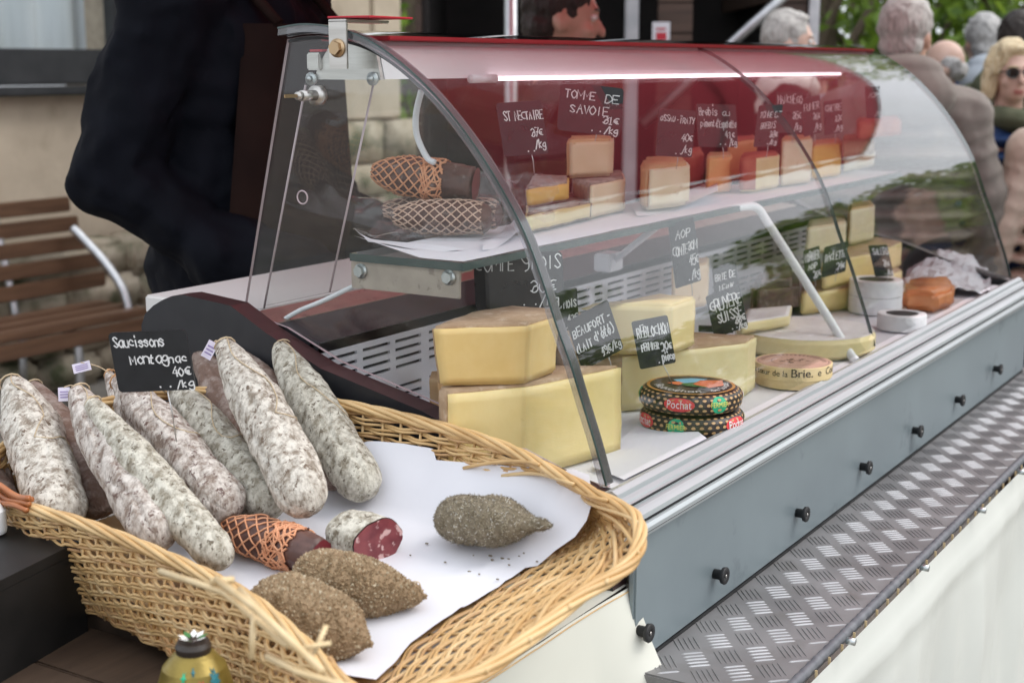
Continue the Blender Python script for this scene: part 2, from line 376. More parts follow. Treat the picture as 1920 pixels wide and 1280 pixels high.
        me.polygons.foreach_set('material_index', s.m); me.polygons.foreach_set('use_smooth', s.sm)
        if weld:
            bm = bmesh.new(); bm.from_mesh(me); bmesh.ops.remove_doubles(bm, verts=bm.verts, dist=1e-5); bmesh.ops.recalc_face_normals(bm, faces=bm.faces); bm.to_mesh(me); bm.free()
        me.update()
        o = bpy.data.objects.new(name, me); COL.objects.link(o)
        if parent is not None: o.parent = parent; WLOC[o.name] = origin.copy(); o.location = origin - W(parent)
        else: o.location = origin; WLOC[o.name] = origin.copy()
        tag(o, label, cat, group, kind); return o
WLOC = {}
def W(o): return WLOC[o.name]
def tag(o, label=None, cat=None, group=None, kind=None):
    for k, v in (('label', label), ('category', cat), ('group', group), ('kind', kind)):
        if v: o[k] = v
def thing(name, label, cat, loc, group=None):
    o = bpy.data.objects.new(name, None); COL.objects.link(o); o.empty_display_size = .05
    o.location = loc; WLOC[o.name] = Vector(loc); tag(o, label, cat, group); return o
def share(o, parent, mesh_from, loc):   # another object on the same mesh
    c = mesh_from.copy(); COL.objects.link(c); c.parent = parent; c.location = loc; return c
def spline(pts, n, closed=False):
    P = [Vector(p) for p in pts]; k = len(P); out = []
    segs = k if closed else k - 1
    for i in range(n):
        u = i / n * segs if closed else i / (n - 1) * segs
        a = min(int(u), segs - 1); t = u - a
        g = (lambda q: P[q % k]) if closed else (lambda q: P[max(0, min(k - 1, q))])
        p0, p1, p2, p3 = g(a - 1), g(a), g(a + 1), g(a + 2)
        out.append(.5 * (2 * p1 + (p2 - p0) * t + (2 * p0 - 5 * p1 + 4 * p2 - p3) * t * t + (3 * p1 - p0 - 3 * p2 + p3) * t ** 3))
    return out
def nz3(p, s): return noise.noise(Vector(p) * s)

# ------------------------------------------------------------------ handwriting (single strokes on a 4 x 6 grid, baseline y=2)
GL = {
 'A': '022842 1535', 'B': '0208 ~0838473505 ~0535433202', 'C': '~472706042343', 'D': '0208 ~082846442202', 'E': '48080242 0535', 'F': '480802 0535',
 'G': '~472706042343 434525', 'H': '0802 4842 0545', 'I': '2822', 'J': '~38332203', 'K': '0802 480542', 'L': '080242', 'M': '0208244842', 'N': '02084248',
 'O': '~28060422444628', 'P': '0208 ~0838473505', 'R': '0208 ~0838473505 2542', 'S': '~472807254322 ~2203', 'T': '0848 2822', 'U': '~0803224348 ', 'V': '082248',
 'X': '0842 4802', 'Y': '0825 4822', 'Z': '08480242', 'É': '48080242 0535 1939', 'È': '48080242 0535 1928', 'Ï': '2722 1819 3839', 'Ë': '48080242 0535',
 'a': '~4626042244 4642', 'b': '0802 ~0526442202', 'c': '~4526042343', 'd': '4842 ~4526042343', 'e': '~044446260422 ~2243', 'f': '~382802 0535',
 'g': '~4626042344 ~46412001', 'i': '2622 2829', 'k': '0802 360432', 'l': '2822', 'm': '0602 ~05162522 ~25364542', 'n': '0602 ~05264542', 'o': '~260422442 6'.replace(' ', ''),
 'p': '0600 ~0526442203', 'r': '0602 ~052645', 's': '~4526053443 ~432203', 't': '28~', 'u': '~0603224346 4642', 'v': '062246', 'x': '0642 4602', 'y': '0623 4610',
 'é': '~044446260422 ~2243 2739', 'è': '~044446260422 ~2243 1928', 'ï': '2622 1819 3839',
 '0': '~28060422444628', '1': '072822 1232', '2': '~0728463302 0242', '3': '~0728462513 ~2545432203', '4': '38034 4 3632'.replace(' ', ''), '5': '48080645 ~4543220 3'.replace(' ', ''),
 '6': '~4806032243 ~43250 3'.replace(' ', ''), '7': '084812 1535', '8': '~2846254322032607280', '9': '~4525072846432 2'.replace(' ', ''), '€': '~472705234 3'.replace(' ', '') + ' 0535 0434',
 '/': '0148', '-': '1535', "'": '2826', '(': '~38151332', ')': '~18353312', '.': '2223', ' ': '',
}
GL['6'] = '~4806032243 ~43350503'; GL['t'] = '~28132232 0636'; GL['4'] = '380444 3632'; GL['5'] = '480805 ~0536432203'; GL['8'] = '~284625432203260728'; GL['é'] = GL['e'] + ' 2739'; GL['o'] = '~260422442620'[:-2]
def strokes(ch):
    out = []
    for tok in GL.get(ch, '').split():
        sm = tok[0] == '~'; tok = tok.lstrip('~')
        pts = [(int(tok[i]), int(tok[i + 1]) - 2) for i in range(0, len(tok) - 1, 2)]
        if len(pts) < 2: continue
        if sm and len(pts) > 2: pts = [(p.x, p.y) for p in spline([(x, y, 0) for x, y in pts], len(pts) * 5)]
        out.append(pts)
    return out
def ribbon(mb, pts, nrm, hw, mi=0):
    P = [Vector(p) for p in pts]; k = len(P); vs = []
    for i in range(k):
        t = P[min(i + 1, k - 1)] - P[max(i - 1, 0)]
        if t.length < 1e-9: t = Vector((1, 0, 0))
        t.normalize(); s_ = nrm.cross(t)
        e = -t * hw * .8 if i == 0 else (t * hw * .8 if i == k - 1 else Vector((0, 0, 0)))
        ww = hw * (1 + .45 * nz3(P[i], 260))
        vs += [P[i] + e + s_ * ww, P[i] + e - s_ * ww]
    mb.add(vs, [(2 * i, 2 * i + 1, 2 * i + 3, 2 * i + 2) for i in range(k - 1)], mi)
def write(mb, TL, ex, ey, nrm, lines, hw, seed=0, mi=0):
    rr = random.Random(seed); slant = rr.uniform(-.08, .22)
    for (txt, u0, u1, v, h) in lines:
        v0, v1 = v if isinstance(v, tuple) else (v, v)
        n = max(1, len(txt)); cw = (u1 - u0) / n
        for i, ch in enumerate(txt):
            jx, jy, sl_, sc = rr.uniform(-.07, .07), rr.uniform(-.09, .09), slant + rr.uniform(-.06, .08), rr.uniform(.84, 1.12)
            base = v0 + (v1 - v0) * (i + .5) / n
            for st in strokes(ch):
                pts = []
                for (x, y) in st:
                    uu = u0 + cw * (i + .08 + jx - (.10 if ch in 'MW' else 0) + (x / 4 * (.98 if ch in 'MW' else .78) + sl_ * y / 6) * sc)
                    vv = base - h * (y / 6 * sc + jy * .4)
                    pts.append(TL + ex * uu + ey * vv + nrm * .0009)
                ribbon(mb, pts, nrm, hw, mi)

def sign(label, quad, d, lines, pick=None, hw=.0009, yaw=0, tilt=0, group=None, board='slate', holes=(.55, .68), thick=.0016, name='price_sign', picklen=.03, dots=True):
    cx = sum(q[0] for q in quad) / 4; cyy = sum(q[1] for q in quad) / 4
    P = atd(cx, cyy, d)
    n = (-VH).copy(); n.rotate(Matrix.Rotation(R(yaw), 3, 'Z')); n = (n + Vector((0, 0, tilt))).normalized()
    q = [atpl(x, y, P, n) for x, y in quad]
    TL, TR, BR, BL = q; ex = ((TR - TL) + (BR - BL)) / 2; ey = ((BL - TL) + (BR - TR)) / 2
    TLc = (TL + TR + BR + BL) / 4 - ex / 2 - ey / 2
    t = thing(name, label, 'price sign', (BL + BR) / 2 , group or 'slate price signs among the cheese and sausage')
    # rounded plate
    rad = .06; ol = []
    ar = ex.length / ey.length
    for (cu, cv, a0) in ((1 - rad, rad * ar, -90), (1 - rad, 1 - rad * ar, 0), (rad, 1 - rad * ar, 90), (rad, rad * ar, 180)):
        for k in range(5):
            a = R(a0 + k * 22.5); ol.append(TLc + ex * (cu + rad * math.cos(a)) + ey * (cv + rad * ar * math.sin(a)))
    MB().prism(ol, -n * thick).build('board', board, t)
    mb = MB(); write(mb, TLc, ex, ey, n, lines, hw * .78, seed=len(label))
    if dots:
        for u in holes:
            c = TLc + ex * u + ey * .93 + n * .0009
            mb.add([c + (ex.normalized() * math.cos(a) + ey.normalized() * math.sin(a)) * .0011 for a in [k * math.pi / 4 for k in range(8)]], [list(range(8))])
    mb.build('lettering', 'chalk', t)
    base = TLc + ex * sum(holes) / 2 + ey * .9 - n * (thick + .001)
    end = pick if pick is not None else base + ey.normalized() * (ey.length * .1 + picklen)
    MB().tube([base, (base + end) / 2 + RT * .001, end], .0007, 6).build('pick', 'wire', t)
    return t

# ================================================================== SETTING
def gfn(u, v):
    x, y = -60 + 140 * u, -60 + 140 * v; return Vector((x, y, .02 * nz3((x, y, 0), .3)))
MB().grid(gfn, 40, 40).build('ground', 'ground', kind='structure')
k0 = atz(0, 700, .0); k1 = atz(230, 655, .0)
MB().bbox((2.5, k0.y - .30, -.1), (8.6, k0.y + .25, .10), .02).build('kerb', 'kerb', kind='structure')

# ---- stone building with a window at the left
YW = 5.95
bld = thing('stone_building', 'pale limestone house wall with window behind the sausage seller', 'building', (5.5, YW, 0))
xr = aty(752, 100, YW).x
xwin1 = aty(235, 60, YW).x; zs = aty(80, 160, YW).z; zf = aty(80, 92, YW).z
MB().box((2.2, YW + .05, 0), (xwin1 - .5, YW + .5, zs - .25)).box((xwin1, YW + .05, 0), (xr, YW + .5, 4.2)).box((2.2, YW + .05, 3.4), (xwin1, YW + .5, 4.2)).build('wall', 'mortar', bld)
# dressed blocks of the wall beside the window: courses with recessed joints
zc = 1.25; row = 0
while zc < 4.0:
    h = .42 + .05 * rnd.random(); x = xwin1 + (.0 if row % 2 else -.0)
    while x < xr - .05:
        wd = (.75 if (row + int(x * 3)) % 2 else .52) + rnd.uniform(-.05, .05)
        x1 = min(x + wd, xr)
        if xr - x1 < .2: x1 = xr
        MB().bbox((x + .006, YW - rnd.uniform(0, .012), zc + .006), (x1 - .006, YW + .1, zc + h - .006), .012).build('stone', 'limestone', bld)
        x = x1
    zc += h; row += 1
# rougher, projecting lower courses
zc = 0; row = 0
while zc < 1.24:
    h = min(rnd.uniform(.20, .32), 1.25 - zc); x = aty(430, 300, YW).x
    if 1.25 - zc - h < .1: h = 1.25 - zc
    while x < xr + .1:
        x1 = x + rnd.uniform(.4, .9); e = rnd.uniform(.04, .09)
        bm = bmesh.new(); bmesh.ops.create_cube(bm, size=1, matrix=Matrix.Translation(((x + x1) / 2, YW - e / 2 + .05, zc + h / 2)) @ Matrix.Diagonal((x1 - x - .02, .1 + e, h - .02, 1)))
        bmesh.ops.bevel(bm, geom=bm.edges[:], offset=.014, segments=2, affect='EDGES')
        for v in bm.verts: v.co += Vector((nz3(v.co, 6), nz3(v.co + Vector((9, 0, 0)), 6), nz3(v.co + Vector((0, 9, 0)), 6))) * .018
        q = MB(); q.frombm(bm, 0, True); q.build('rough_stone', 'rubble', bld); x = x1
    zc += h; row += 1
# plastered panel under the window, left of the blocks
MB().bbox((2.2, YW, .62), (xwin1 - .004, YW + .1, zs - .02), .004).bbox((xwin1 + .002, YW, .62), (aty(430, 300, YW).x - .004, YW + .1, 1.245), .004).build('plaster_panel', 'limestone', bld)
wf = MB(); x0w = 2.6
wf.bbox((x0w, YW - .06, zs), (xwin1 - .02, YW + .06, zf), .01)
wf.bbox((xwin1 - .10, YW - .03, zf), (xwin1 - .02, YW + .06, 3.4), .01)
win = wf.build('window', 'darkframe', bld)
MB().bbox((x0w, YW - .10, zs - .05), (xwin1 + .02, YW + .05, zs - .004), .008).build('sill', 'darkframe', win)
MB().box((x0w, YW + .02, zf), (xwin1 - .1, YW + .03, 3.4)).build('pane', 'glass', win)
def curt(u, v):
    x = x0w + (xwin1 - .1 - x0w) * u; return Vector((x, YW + .16 + .05 * math.sin(x * 21 + 1.3 * math.sin(x * 5)), zf + (3.4 - zf) * v))
MB().grid(curt, 160, 3).build('curtain', 'curtain', win)

# ---- low mossy rubble wall behind the bench
lw = thing('rubble_wall', 'low rough mossy rubble wall behind the wooden bench', 'wall', (5.2, 5.6, 0))
zt = aty(205, 455, 5.72).z
for r_ in range(4):
    x = 3.2
    while x < 6.4:
        x1 = x + rnd.uniform(.25, .5); z0 = r_ * zt / 4; z1 = z0 + zt / 4 + rnd.uniform(-.02, .04)
        bm = bmesh.new(); bmesh.ops.create_cube(bm, size=1, matrix=Matrix.Translation(((x + x1) / 2, 5.76, (z0 + z1) / 2)) @ Matrix.Diagonal((x1 - x - .015, .22 + rnd.random() * .05, z1 - z0 - .012, 1)))
        bmesh.ops.bevel(bm, geom=bm.edges[:], offset=.035, segments=2, affect='EDGES')
        for v in bm.verts: v.co += Vector((nz3(v.co, 7), nz3(v.co + Vector((5, 0, 0)), 7), nz3(v.co + Vector((0, 5, 0)), 7))) * .035
        q = MB(); q.frombm(bm, 0, True); q.build('stone', 'rubble', lw); x = x1

# ---- bench
def bench():
    p1 = atz(272, 585, .45); y0 = p1.y - .03; x1 = p1.x; x0 = x1 - 1.9
    t = thing('park_bench', 'brown slatted bench with curved metal armrest before the stone wall', 'bench', ((x0 + x1) / 2, y0, 0))
    xs0, xs1 = x0, x1
    for k in range(3):
        a = y0 + k * .125
        MB().bbox((xs0, a, .435 + .004 * k), (xs1, a + .105, .475 + .004 * k), .008).build('seat_slat', 'wood_bench', t)
    MB().bbox((xs0, y0 - .012, .36), (xs1, y0 + .016, .431), .006).build('front_rail', 'wood_bench', t)
    zz = .53
    xb1 = xs1 + .06
    for k in range(5):
        yb = y0 + .42 + k * .028; z = zz + k * .094
        MB().bbox((xs0, yb, z), (xb1 + (.06 if k < 2 else -.02 * (k - 2)), yb + .03, z + .072), .006).build('back_slat', 'wood_bench', t)
    for xx in (xs1 - .42, xs0 + .3):
        leg = MB(); leg.tube(spline([(xx, y0 + .05, 0), (xx, y0 + .05, .40), (xx, y0 + .42, .41), (xx, y0 + .455, .5), (xx, y0 + .57, 1.0)], 30), .022, 10)
        leg.tube([(xx, y0 + .40, .41), (xx, y0 + .44, 0)], .02, 10); leg.build('leg_frame', 'metal_leg', t)
    ax = xs1 - .25
    MB().tube(spline([(ax + .16, y0 + .40, .84), (ax + .17, y0 + .34, .79), (ax + .19, y0 + .22, .68), (ax + .20, y0 + .12, .56), (ax + .20, y0 + .08, .44)], 30), .022, 10).build('armrest', 'metal_leg', t)
bench()

# ---- dark timber stall behind the counter (faces the camera; local x along the facade, y into the hut)
DS = 6.6
def sx(px): return (px - CX) / F * DS / math.cos(PITCH) * 1.0
O_ = VH * DS / 1.0
st = thing('market_chalet', 'dark brown timber market hut with open hatch behind the counter', 'market hut', (O_.x, O_.y, 0))
st.rotation_euler = (0, 0, TH - R(90)); WLOC[st.name] = Vector((0, 0, 0))
def sz(py): return C0.z + (HZ - py) / F * DS * math.cos(PITCH) * 1.0
xs0, xs1 = sx(786), sx(1506)
xo0 = xs0 + .03; xo1 = sx(1222); xp1 = sx(1285); xq = sx(1432)
z = 0
def plank(x0, x1, z0, z1):
    MB().bbox((x0, rnd.uniform(0, .004), z0 + .002), (x1, .03, z1 - .002), .004).build('plank', 'chalet_wood', st)
while z < 3.3:
    z1 = z + .135
    if z1 < .95: plank(xs0, xs1, z, z1)
    else:
        plank(xs0, xo0, z, z1); plank(xo1, xp1, z, z1); plank(xq, xs1 - .04, z, z1)
    z = z1
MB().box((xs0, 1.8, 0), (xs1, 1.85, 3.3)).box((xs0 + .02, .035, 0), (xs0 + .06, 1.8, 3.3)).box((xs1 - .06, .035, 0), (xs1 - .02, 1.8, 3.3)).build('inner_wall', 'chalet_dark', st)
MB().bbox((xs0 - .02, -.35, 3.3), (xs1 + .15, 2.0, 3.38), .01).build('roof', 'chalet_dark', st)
MB().bbox((xs1 - .036, -.02, 0), (xs1 + .012, .03, 3.3), .006).build('corner_post', 'metal_leg', st)
px_ = sx(1171)
MB().bbox((px_ - .03, -.15, 0), (px_ + .03, -.09, 3.3), .008).build('white_post', 'post_white', st)
a_, b_ = Vector((sx(1340), -.1, sz(92))), Vector((sx(1445), -.16, sz(-10)))
d_ = (b_ - a_).normalized()
MB().tube([a_ - d_ * .5, b_ + d_ * .3], .024, 10).build('gas_strut', 'metal_leg', st)
MB().bbox((px_ + .04, -.14, .95), (xs1, -.01, 1.0), .006).build('hatch_counter', 'chalet_wood', st)
MB().bbox((xq, .06, 1.9), (xq + .02, 1.7, 3.2), .004).build('inner_partition', 'chalet_wood', st)
pcx, pcz = sx(1228), sz(66)
nt_ = thing('wall_notice', 'small white paper notice with red print pinned on the dark planks', 'notice', (O_.x, O_.y, 0))
nt_.rotation_euler = st.rotation_euler; WLOC[nt_.name] = Vector((0, 0, 0))
MB().box((pcx - .04, -.006, pcz - .055), (pcx + .04, -.002, pcz + .055)).build('sheet', 'paper', nt_)
q = MB(); q.box((pcx - .022, -.0085, pcz - .025), (pcx + .024, -.007, pcz + .008)); q.box((pcx - .022, -.0085, pcz + .02), (pcx + .022, -.007, pcz + .028)); q.build('print', 'red_print', nt_)

# ---- trees
def leaf_cloud(mb, cen, rad, n, size, rr, hollow=.45):
    for _ in range(n):
        while True:
            p = Vector((rr.uniform(-1, 1), rr.uniform(-1, 1), rr.uniform(-1, 1)))
            if hollow < p.length < 1: break
        if nz3((p.x * 2 + cen[0], p.y * 2 + cen[1], p.z * 2 + cen[2]), 1.1) < -.12: continue
        c = Vector(cen) + Vector((p.x * rad[0], p.y * rad[1], p.z * rad[2]))
        a = Vector((rr.gauss(0, 1), rr.gauss(0, 1), rr.gauss(0, .7))).normalized(); b = a.orthogonal().normalized()
        b.rotate(Matrix.Rotation(rr.uniform(0, 6.28), 3, a)); e = a.cross(b); s_ = size * rr.uniform(.6, 1.3)
        mb.add([c - b * s_, c + e * s_ * .45, c + b * s_, c - e * s_ * .45], [(0, 1, 2, 3)], rr.choice((0, 0, 1, 1, 2)))
def tree(px_, d, h, cr, seed, label, leaves=5200, low=1.0):
    rr = random.Random(seed); b = atd(px_, 100, d); b = Vector((b.x, b.y, 0))
    t = thing('tree', label, 'tree', b, 'green trees behind the market crowd')
    tk = MB(); top = b + Vector((rr.uniform(-.3, .3), rr.uniform(-.3, .3), h * .75))
    tk.tube(spline([b, b + Vector((.1, .05, h * .3)), top], 14), lambda u: .2 * (1 - .75 * u) + .03, 10)
    cens = []
    for k in range(9):
        a = rr.uniform(0, 6.28); f_ = rr.uniform(.2, .8); s0 = b.lerp(top, f_)
        e = b + Vector((math.cos(a) * cr * rr.uniform(.3, .75), math.sin(a) * cr * rr.uniform(.3, .75), low + (h - low) * rr.uniform(.1, .92)))
        tk.tube(spline([s0, s0.lerp(e, .5) + Vector((0, 0, .2)), e], 8), lambda u: .06 * (1 - u) + .012, 6); cens.append(e)
    tk.build('trunk', 'bark', t)
    mb = MB()
    for e in cens: leaf_cloud(mb, e, (cr * .55, cr * .55, (h - low) * .24), leaves // 9, .085, rr, .3)
    mb.build('crown', ['leaf_a', 'leaf_b', 'leaf_c'], t)
tree(1545, 15, 6.2, 1.9, 1, 'green tree whose foliage starts right beside the dark hut', 9000, .6)
tree(1700, 16.5, 6.5, 2.2, 2, 'leafy tree standing behind the man in the taupe hooded coat', 9000, .6)
tree(1860, 15, 6.4, 2.2, 3, 'leafy tree at the right edge behind the grey haired man in blue', 9000, .6)
tree(1620, 21, 8, 2.6, 4, 'farther tree filling the gap between the two nearer crowns', 7000, .6)
tree(768, 14, 5, 1.3, 5, 'tree glimpsed in the gap between stone house and dark hut', 4000, .6)
tree(1990, 19, 8, 2.6, 6, 'farther tree past the right edge of the crowd', 6000, .6)

# ---- unseen trees added across the square (they darken the low reflections in the glass)
tl_ = MB(); rr = random.Random(40)
for az, d, h, cr in ((-6, 31, 5.4, 3.2), (-14, 28, 5.2, 3.2), (-21, 27, 5.6, 3.2), (-29, 26, 6.0, 3.4), (-38, 26, 6.6, 3.4), (-47, 26, 6.2, 3.4)):
    b = Vector((math.cos(R(az)) * d, math.sin(R(az)) * d, 0))
    for k in range(10):
        e = b + Vector((rr.uniform(-.6, .6) * cr, rr.uniform(-.6, .6) * cr, rr.uniform(.12, .86) * h))
        leaf_cloud(tl_, e, (cr * .6, cr * .6, h * .22), 1500, .17, rr, .0)
tl_.build('added_treeline', ['leaf_a', 'leaf_b', 'leaf_c'], kind='stuff', label='added row of unseen trees across the square, darkening the low reflections in the curved glass')

# ---- red awning over the stall (outside the frame; it tints and mirrors in the glass)
AX0, AX1, AYF, AYB, AZF, AZB = 1.70, 4.62, .50, 2.9, 1.99, 2.50
aw = thing('awning', 'red canvas awning stretched over the cheese counter', 'awning', (3.5, 1.8, 0))
def awf(u, v):
    x = AX0 + (AX1 - AX0) * u; y = AYF + (AYB - AYF) * v
    return Vector((x, y, AZF + (AZB - AZF) * v - .03 * math.sin(math.pi * ((u * 3) % 1)) * math.sin(math.pi * v)))
MB().grid(awf, 40, 12).build('canopy', 'awning_red', aw)
def vaf(u, v):
    x = AX0 + (AX1 - AX0) * u; return Vector((x, AYF - .012 + .01 * math.sin(x * 26), AZF - .06 * v))
MB().grid(vaf, 90, 4).build('valance', 'awning_red', aw)
for xx in (AX0 + .02, (AX0 + AX1) / 2 + .2, AX1 - .02):
    MB().tube([(xx, AYF, AZF + .015), (xx, AYB, AZB + .03)], .018, 8).build('rafter', 'metal_leg', aw)
MB().tube([(AX0, AYB, AZB + .03), (AX1, AYB, AZB + .03)], .02, 8).build('ridge_bar', 'metal_leg', aw)
for xx in (AX1 - .02,): MB().tube([(xx, AYB, 0), (xx, AYB, AZB + .03)], .025, 8).build('post', 'metal_leg', aw)

# ================================================================== DISPLAY CASE
ZD = 1.12; XE = 1.43; XF = 3.36
YP = .715; ZPT = 1.085; ZPB = .924; YO = .544
def CZ(q): return [Vector((XE, a, b)) for a, b in q]
PROF0 = [(1.231, 1.659), (1.19, 1.663), (1.144, 1.659), (1.095, 1.646), (1.046, 1.62), (.995, 1.582), (.945, 1.532), (.905, 1.482), (.870, 1.428), (.846, 1.376), (.826, 1.324), (.806, 1.278), (.789, 1.232), (.772, 1.186), (.757, 1.139)]
PS = [(p.x, p.y) for p in spline([(a, b, 0) for a, b in PROF0], 60)]
case = thing('display_case', 'curved glass refrigerated counter full of cheese', 'display case', (2.39, 1.0, .9))
# body: well, deck, panel
MB().box((XE - .01, .74, 1.05), (XF, 1.205, ZD - .003)).build('deck', 'deck', case)
body = MB(); body.box((XE - .005, YP + .012, .926), (XF, 1.45, 1.048)); body.build('carcass', 'steel_dull', case)
MB().bbox((XE - .024, YP, ZPB), (XF + .005, YP + .01, ZPT), .0025).build('front_panel', 'grey_panel', case)
MB().box((XE - .015, YP - .0005, ZPB - .004), (XF, YP + .01, ZPB)).build('panel_foot', 'rubber', case)
# trim: profile polygon swept along X
tp = [(.757, 1.112), (.757, 1.131), (.742, 1.137), (.735, 1.133), (.7335, 1.1275), (.7275, 1.1245), (.7265, 1.1225), (.7215, 1.1205), (.7205, 1.1185), (.7150, 1.117), (.7065, 1.112), (.7055, 1.1065), (.7095, 1.1045), (.7095, 1.1015), (.7045, 1.100), (.7015, 1.096), (.7020, 1.091), (.706, 1.089), (.7115, 1.089), (.7115, 1.080), (.757, 1.080)]
x0t = XE - .035
MB().prism([(x0t, a, b) for a, b in tp], (XF + .02 - x0t, 0, 0)).build('front_trim', 'alu_trim', case)
# grooves read as dark gaskets
MB().tube([(x0t, .7205, 1.1213), (XF, .7205, 1.1213)], .0014, 6).tube([(x0t, .7085, 1.103), (XF, .7085, 1.103)], .0017, 6).build('trim_gasket', 'rubber', case)
MB().box((x0t, .7095, 1.0845), (XF, .7150, 1.0885)).build('shadow_gap', 'rubber', case)
# knobs along the grey panel
for (kx, ky) in ((1213, 1185), (1355, 1078), (1508, 963), (1627, 876), (1724, 808), (1803, 750), (1874, 692)):
    p = aty(kx, ky, YP - .012); k = MB()
    T = Matrix.Translation((p.x, YP, p.z)) @ Matrix.Rotation(R(90), 4, 'X')
    prof = [(.0, -.001), (.0066, -.001), (.0068, .010), (.0108, .012), (.0116, .016), (.0108, .0173), (.0048, .0170), (.0042, .0160), (.0001, .0160)]
    n = 28; vs = []; fs = []
    for r_, z_ in prof:
        for i in range(n): vs.append(T @ Vector((r_ * math.cos(6.2832 * i / n), r_ * math.sin(6.2832 * i / n), z_)))
    for a in range(len(prof) - 1):
        for i in range(n): fs.append((a * n + i, a * n + (i + 1) % n, (a + 1) * n + (i + 1) % n, (a + 1) * n + i))
    k.add(vs, fs, 0, True); kn = k.build('knob', 'rubber', case)
    MB().tube([(p.x, YP - .0166, p.z), (p.x, YP - .0176, p.z)], .0022, 8).build('screw', 'steel', kn)
# back of the well: slotted air grille, foam band, rail, worktop
YG = 1.2
def grille():
    z0, z1 = 1.125, 1.256
    xs = [XE + .04]; cols = []
    x = XE + .015; w_, g_ = .062, .013
    while x + w_ < XF - .03:
        cols.append((x, x + w_ * (1 if len(cols) % 7 != 3 else .45))); x = cols[-1][1] + (g_ if len(cols) % 7 not in (3, 4) else .02)
    pl = MB(); sl_ = MB()
    rows = [1.232, 1.2195, 1.207, 1.1945, 1.165, 1.1525, 1.140, 1.1275]; hh = .0046
    xe0, xe1 = XE, XF - .02
    zs_ = [z0] + [q for r_ in sorted(rows) for q in (r_ - hh / 2, r_ + hh / 2)] + [z1]
    for i in range(len(zs_) - 1):
        a, b = zs_[i], zs_[i + 1]
        if i % 2 == 0: pl.box((xe0, YG, a), (xe1, YG + .004, b))
        else:
            prev = xe0
            for c0, c1 in cols: pl.box((prev, YG, a), (c0, YG + .004, b)); prev = c1
            pl.box((prev, YG, a), (xe1, YG + .004, b))
    g = pl.build('air_grille', 'white_liner', case)
    MB().box((xe0, YG + .012, z0), (xe1, YG + .018, z1)).build('grille_backing', 'slot', g)
grille()
MB().prism([(XE, YG, 1.2575), (XE, 1.272, 1.2765), (XE, 1.272, 1.262), (XE, YG, 1.243)], (XF - XE - .02, 0, 0)).build('foam_band', 'foam', case)
rp_ = [(1.2725, 1.2775), (1.283, 1.2815), (1.285, 1.2795), (1.298, 1.2835), (1.300, 1.281), (1.314, 1.285), (1.316, 1.282), (1.327, 1.2855), (1.327, 1.270), (1.2725, 1.262)]
MB().prism([(XE - .01, a, b) for a, b in rp_], (XF - XE - .01, 0, 0)).build('sliding_rail', 'steel_dull', case)
wl = atz(270, 553, 1.287)
wt = MB(); wt.bbox((wl.x, 1.328, 1.26), (XF, wl.y, 1.287), .003); wt.bbox((wl.x + .003, 1.36, 1.18), (XF, wl.y - .002, 1.258), .003)
wt.build('worktop', 'worktop', case)
# black end cheek
ck = [(265, 610), (272, 588), (287, 573), (305, 562), (322, 555), (345, 553), (432, 573), (500, 625), (600, 690), (790, 770)]
X1 = 1.388
pts = [atx(a, b, X1) for a, b in ck]
pts += [Vector((X1, .90, 1.165)), Vector((X1, .78, 1.135)), Vector((X1, .735, 1.12)), Vector((X1, .735, .93)), Vector((X1, 1.49, .93))]
mbk = MB(); mbk.prism(pts, (.034, 0, 0), 0, side=1); mbk.build('end_cheek', ['black_panel', 'maroon_edge'], case)
pts2 = [Vector((XF + .004, p.y, p.z)) for p in pts]
MB().prism(pts2, (.03, 0, 0), 0, side=1).build('end_cheek', ['black_panel', 'maroon_edge'], case)

# curved front panes (two, with a butt joint), flat end panes
XJ = 2.39
def curved(xa, xb, th=.006, inset=0):
    mb = MB(); out = []; inn = []
    for i, (a, b) in enumerate(PS):
        a2, b2 = PS[min(i + 1, 59)]; a1, b1 = PS[max(i - 1, 0)]
        t = Vector((0, a2 - a1, b2 - b1)).normalized(); n = Vector((0, -t.z, t.y))
        if n.z < 0 and i < 30: n = -n
        if i >= 30 and n.y > 0: n = -n
        out.append(Vector((0, a, b))); inn.append(Vector((0, a, b)) - n * th)
    k = len(out)
    for poly, fl in ((out, 1), (inn, 0)):
        vs = []
        for x in (xa, xb): vs += [p + Vector((x, 0, 0)) for p in poly]
        mb.add(vs, [(i, i + 1, k + i + 1, k + i) for i in range(k - 1)], 0, True)
    for x in (xa, xb):
        mb.add([p + Vector((x, 0, 0)) for p in out] + [p + Vector((x, 0, 0)) for p in inn], [(i, i + 1, k + i + 1, k + i) for i in range(k - 1)], 1)
    return mb
curved(XE - .012, XJ - .0012).build('front_pane', ['glass', 'acrylic'], case)
curved(XJ + .0012, XF + .012).build('front_pane', ['glass', 'glass_edge'], case)
# clear plastic edge strip with a dark seal on the near end, along the curve
def along(x, w_, off, th, sub=PS):
    mb = MB(); vs = []; n_ = len(sub)
    for i, (a, b) in enumerate(sub):
        a2, b2 = sub[min(i + 1, n_ - 1)]; a1, b1 = sub[max(i - 1, 0)]
        t = Vector((0, a2 - a1, b2 - b1)).normalized(); n = Vector((0, t.z, -t.y))
        if n.y > 0 or (abs(n.y) < .02 and n.z < 0): n = -n if n.y > 0 else n
        n = Vector((0, -abs(t.z), abs(t.y)))
        o = Vector((x, a, b)) + n * off
        vs += [o, o + Vector((w_, 0, 0)), o + Vector((w_, 0, 0)) + n * th, o + n * th]
    fs = []
    for i in range(n_ - 1):
        for j in range(4): fs.append((4 * i + j, 4 * i + (j + 1) % 4, 4 * i + 4 + (j + 1) % 4, 4 * i + 4 + j))
    fs += [(3, 2, 1, 0), tuple(4 * (n_ - 1) + j for j in range(4))]
    mb.add(vs, fs); return mb
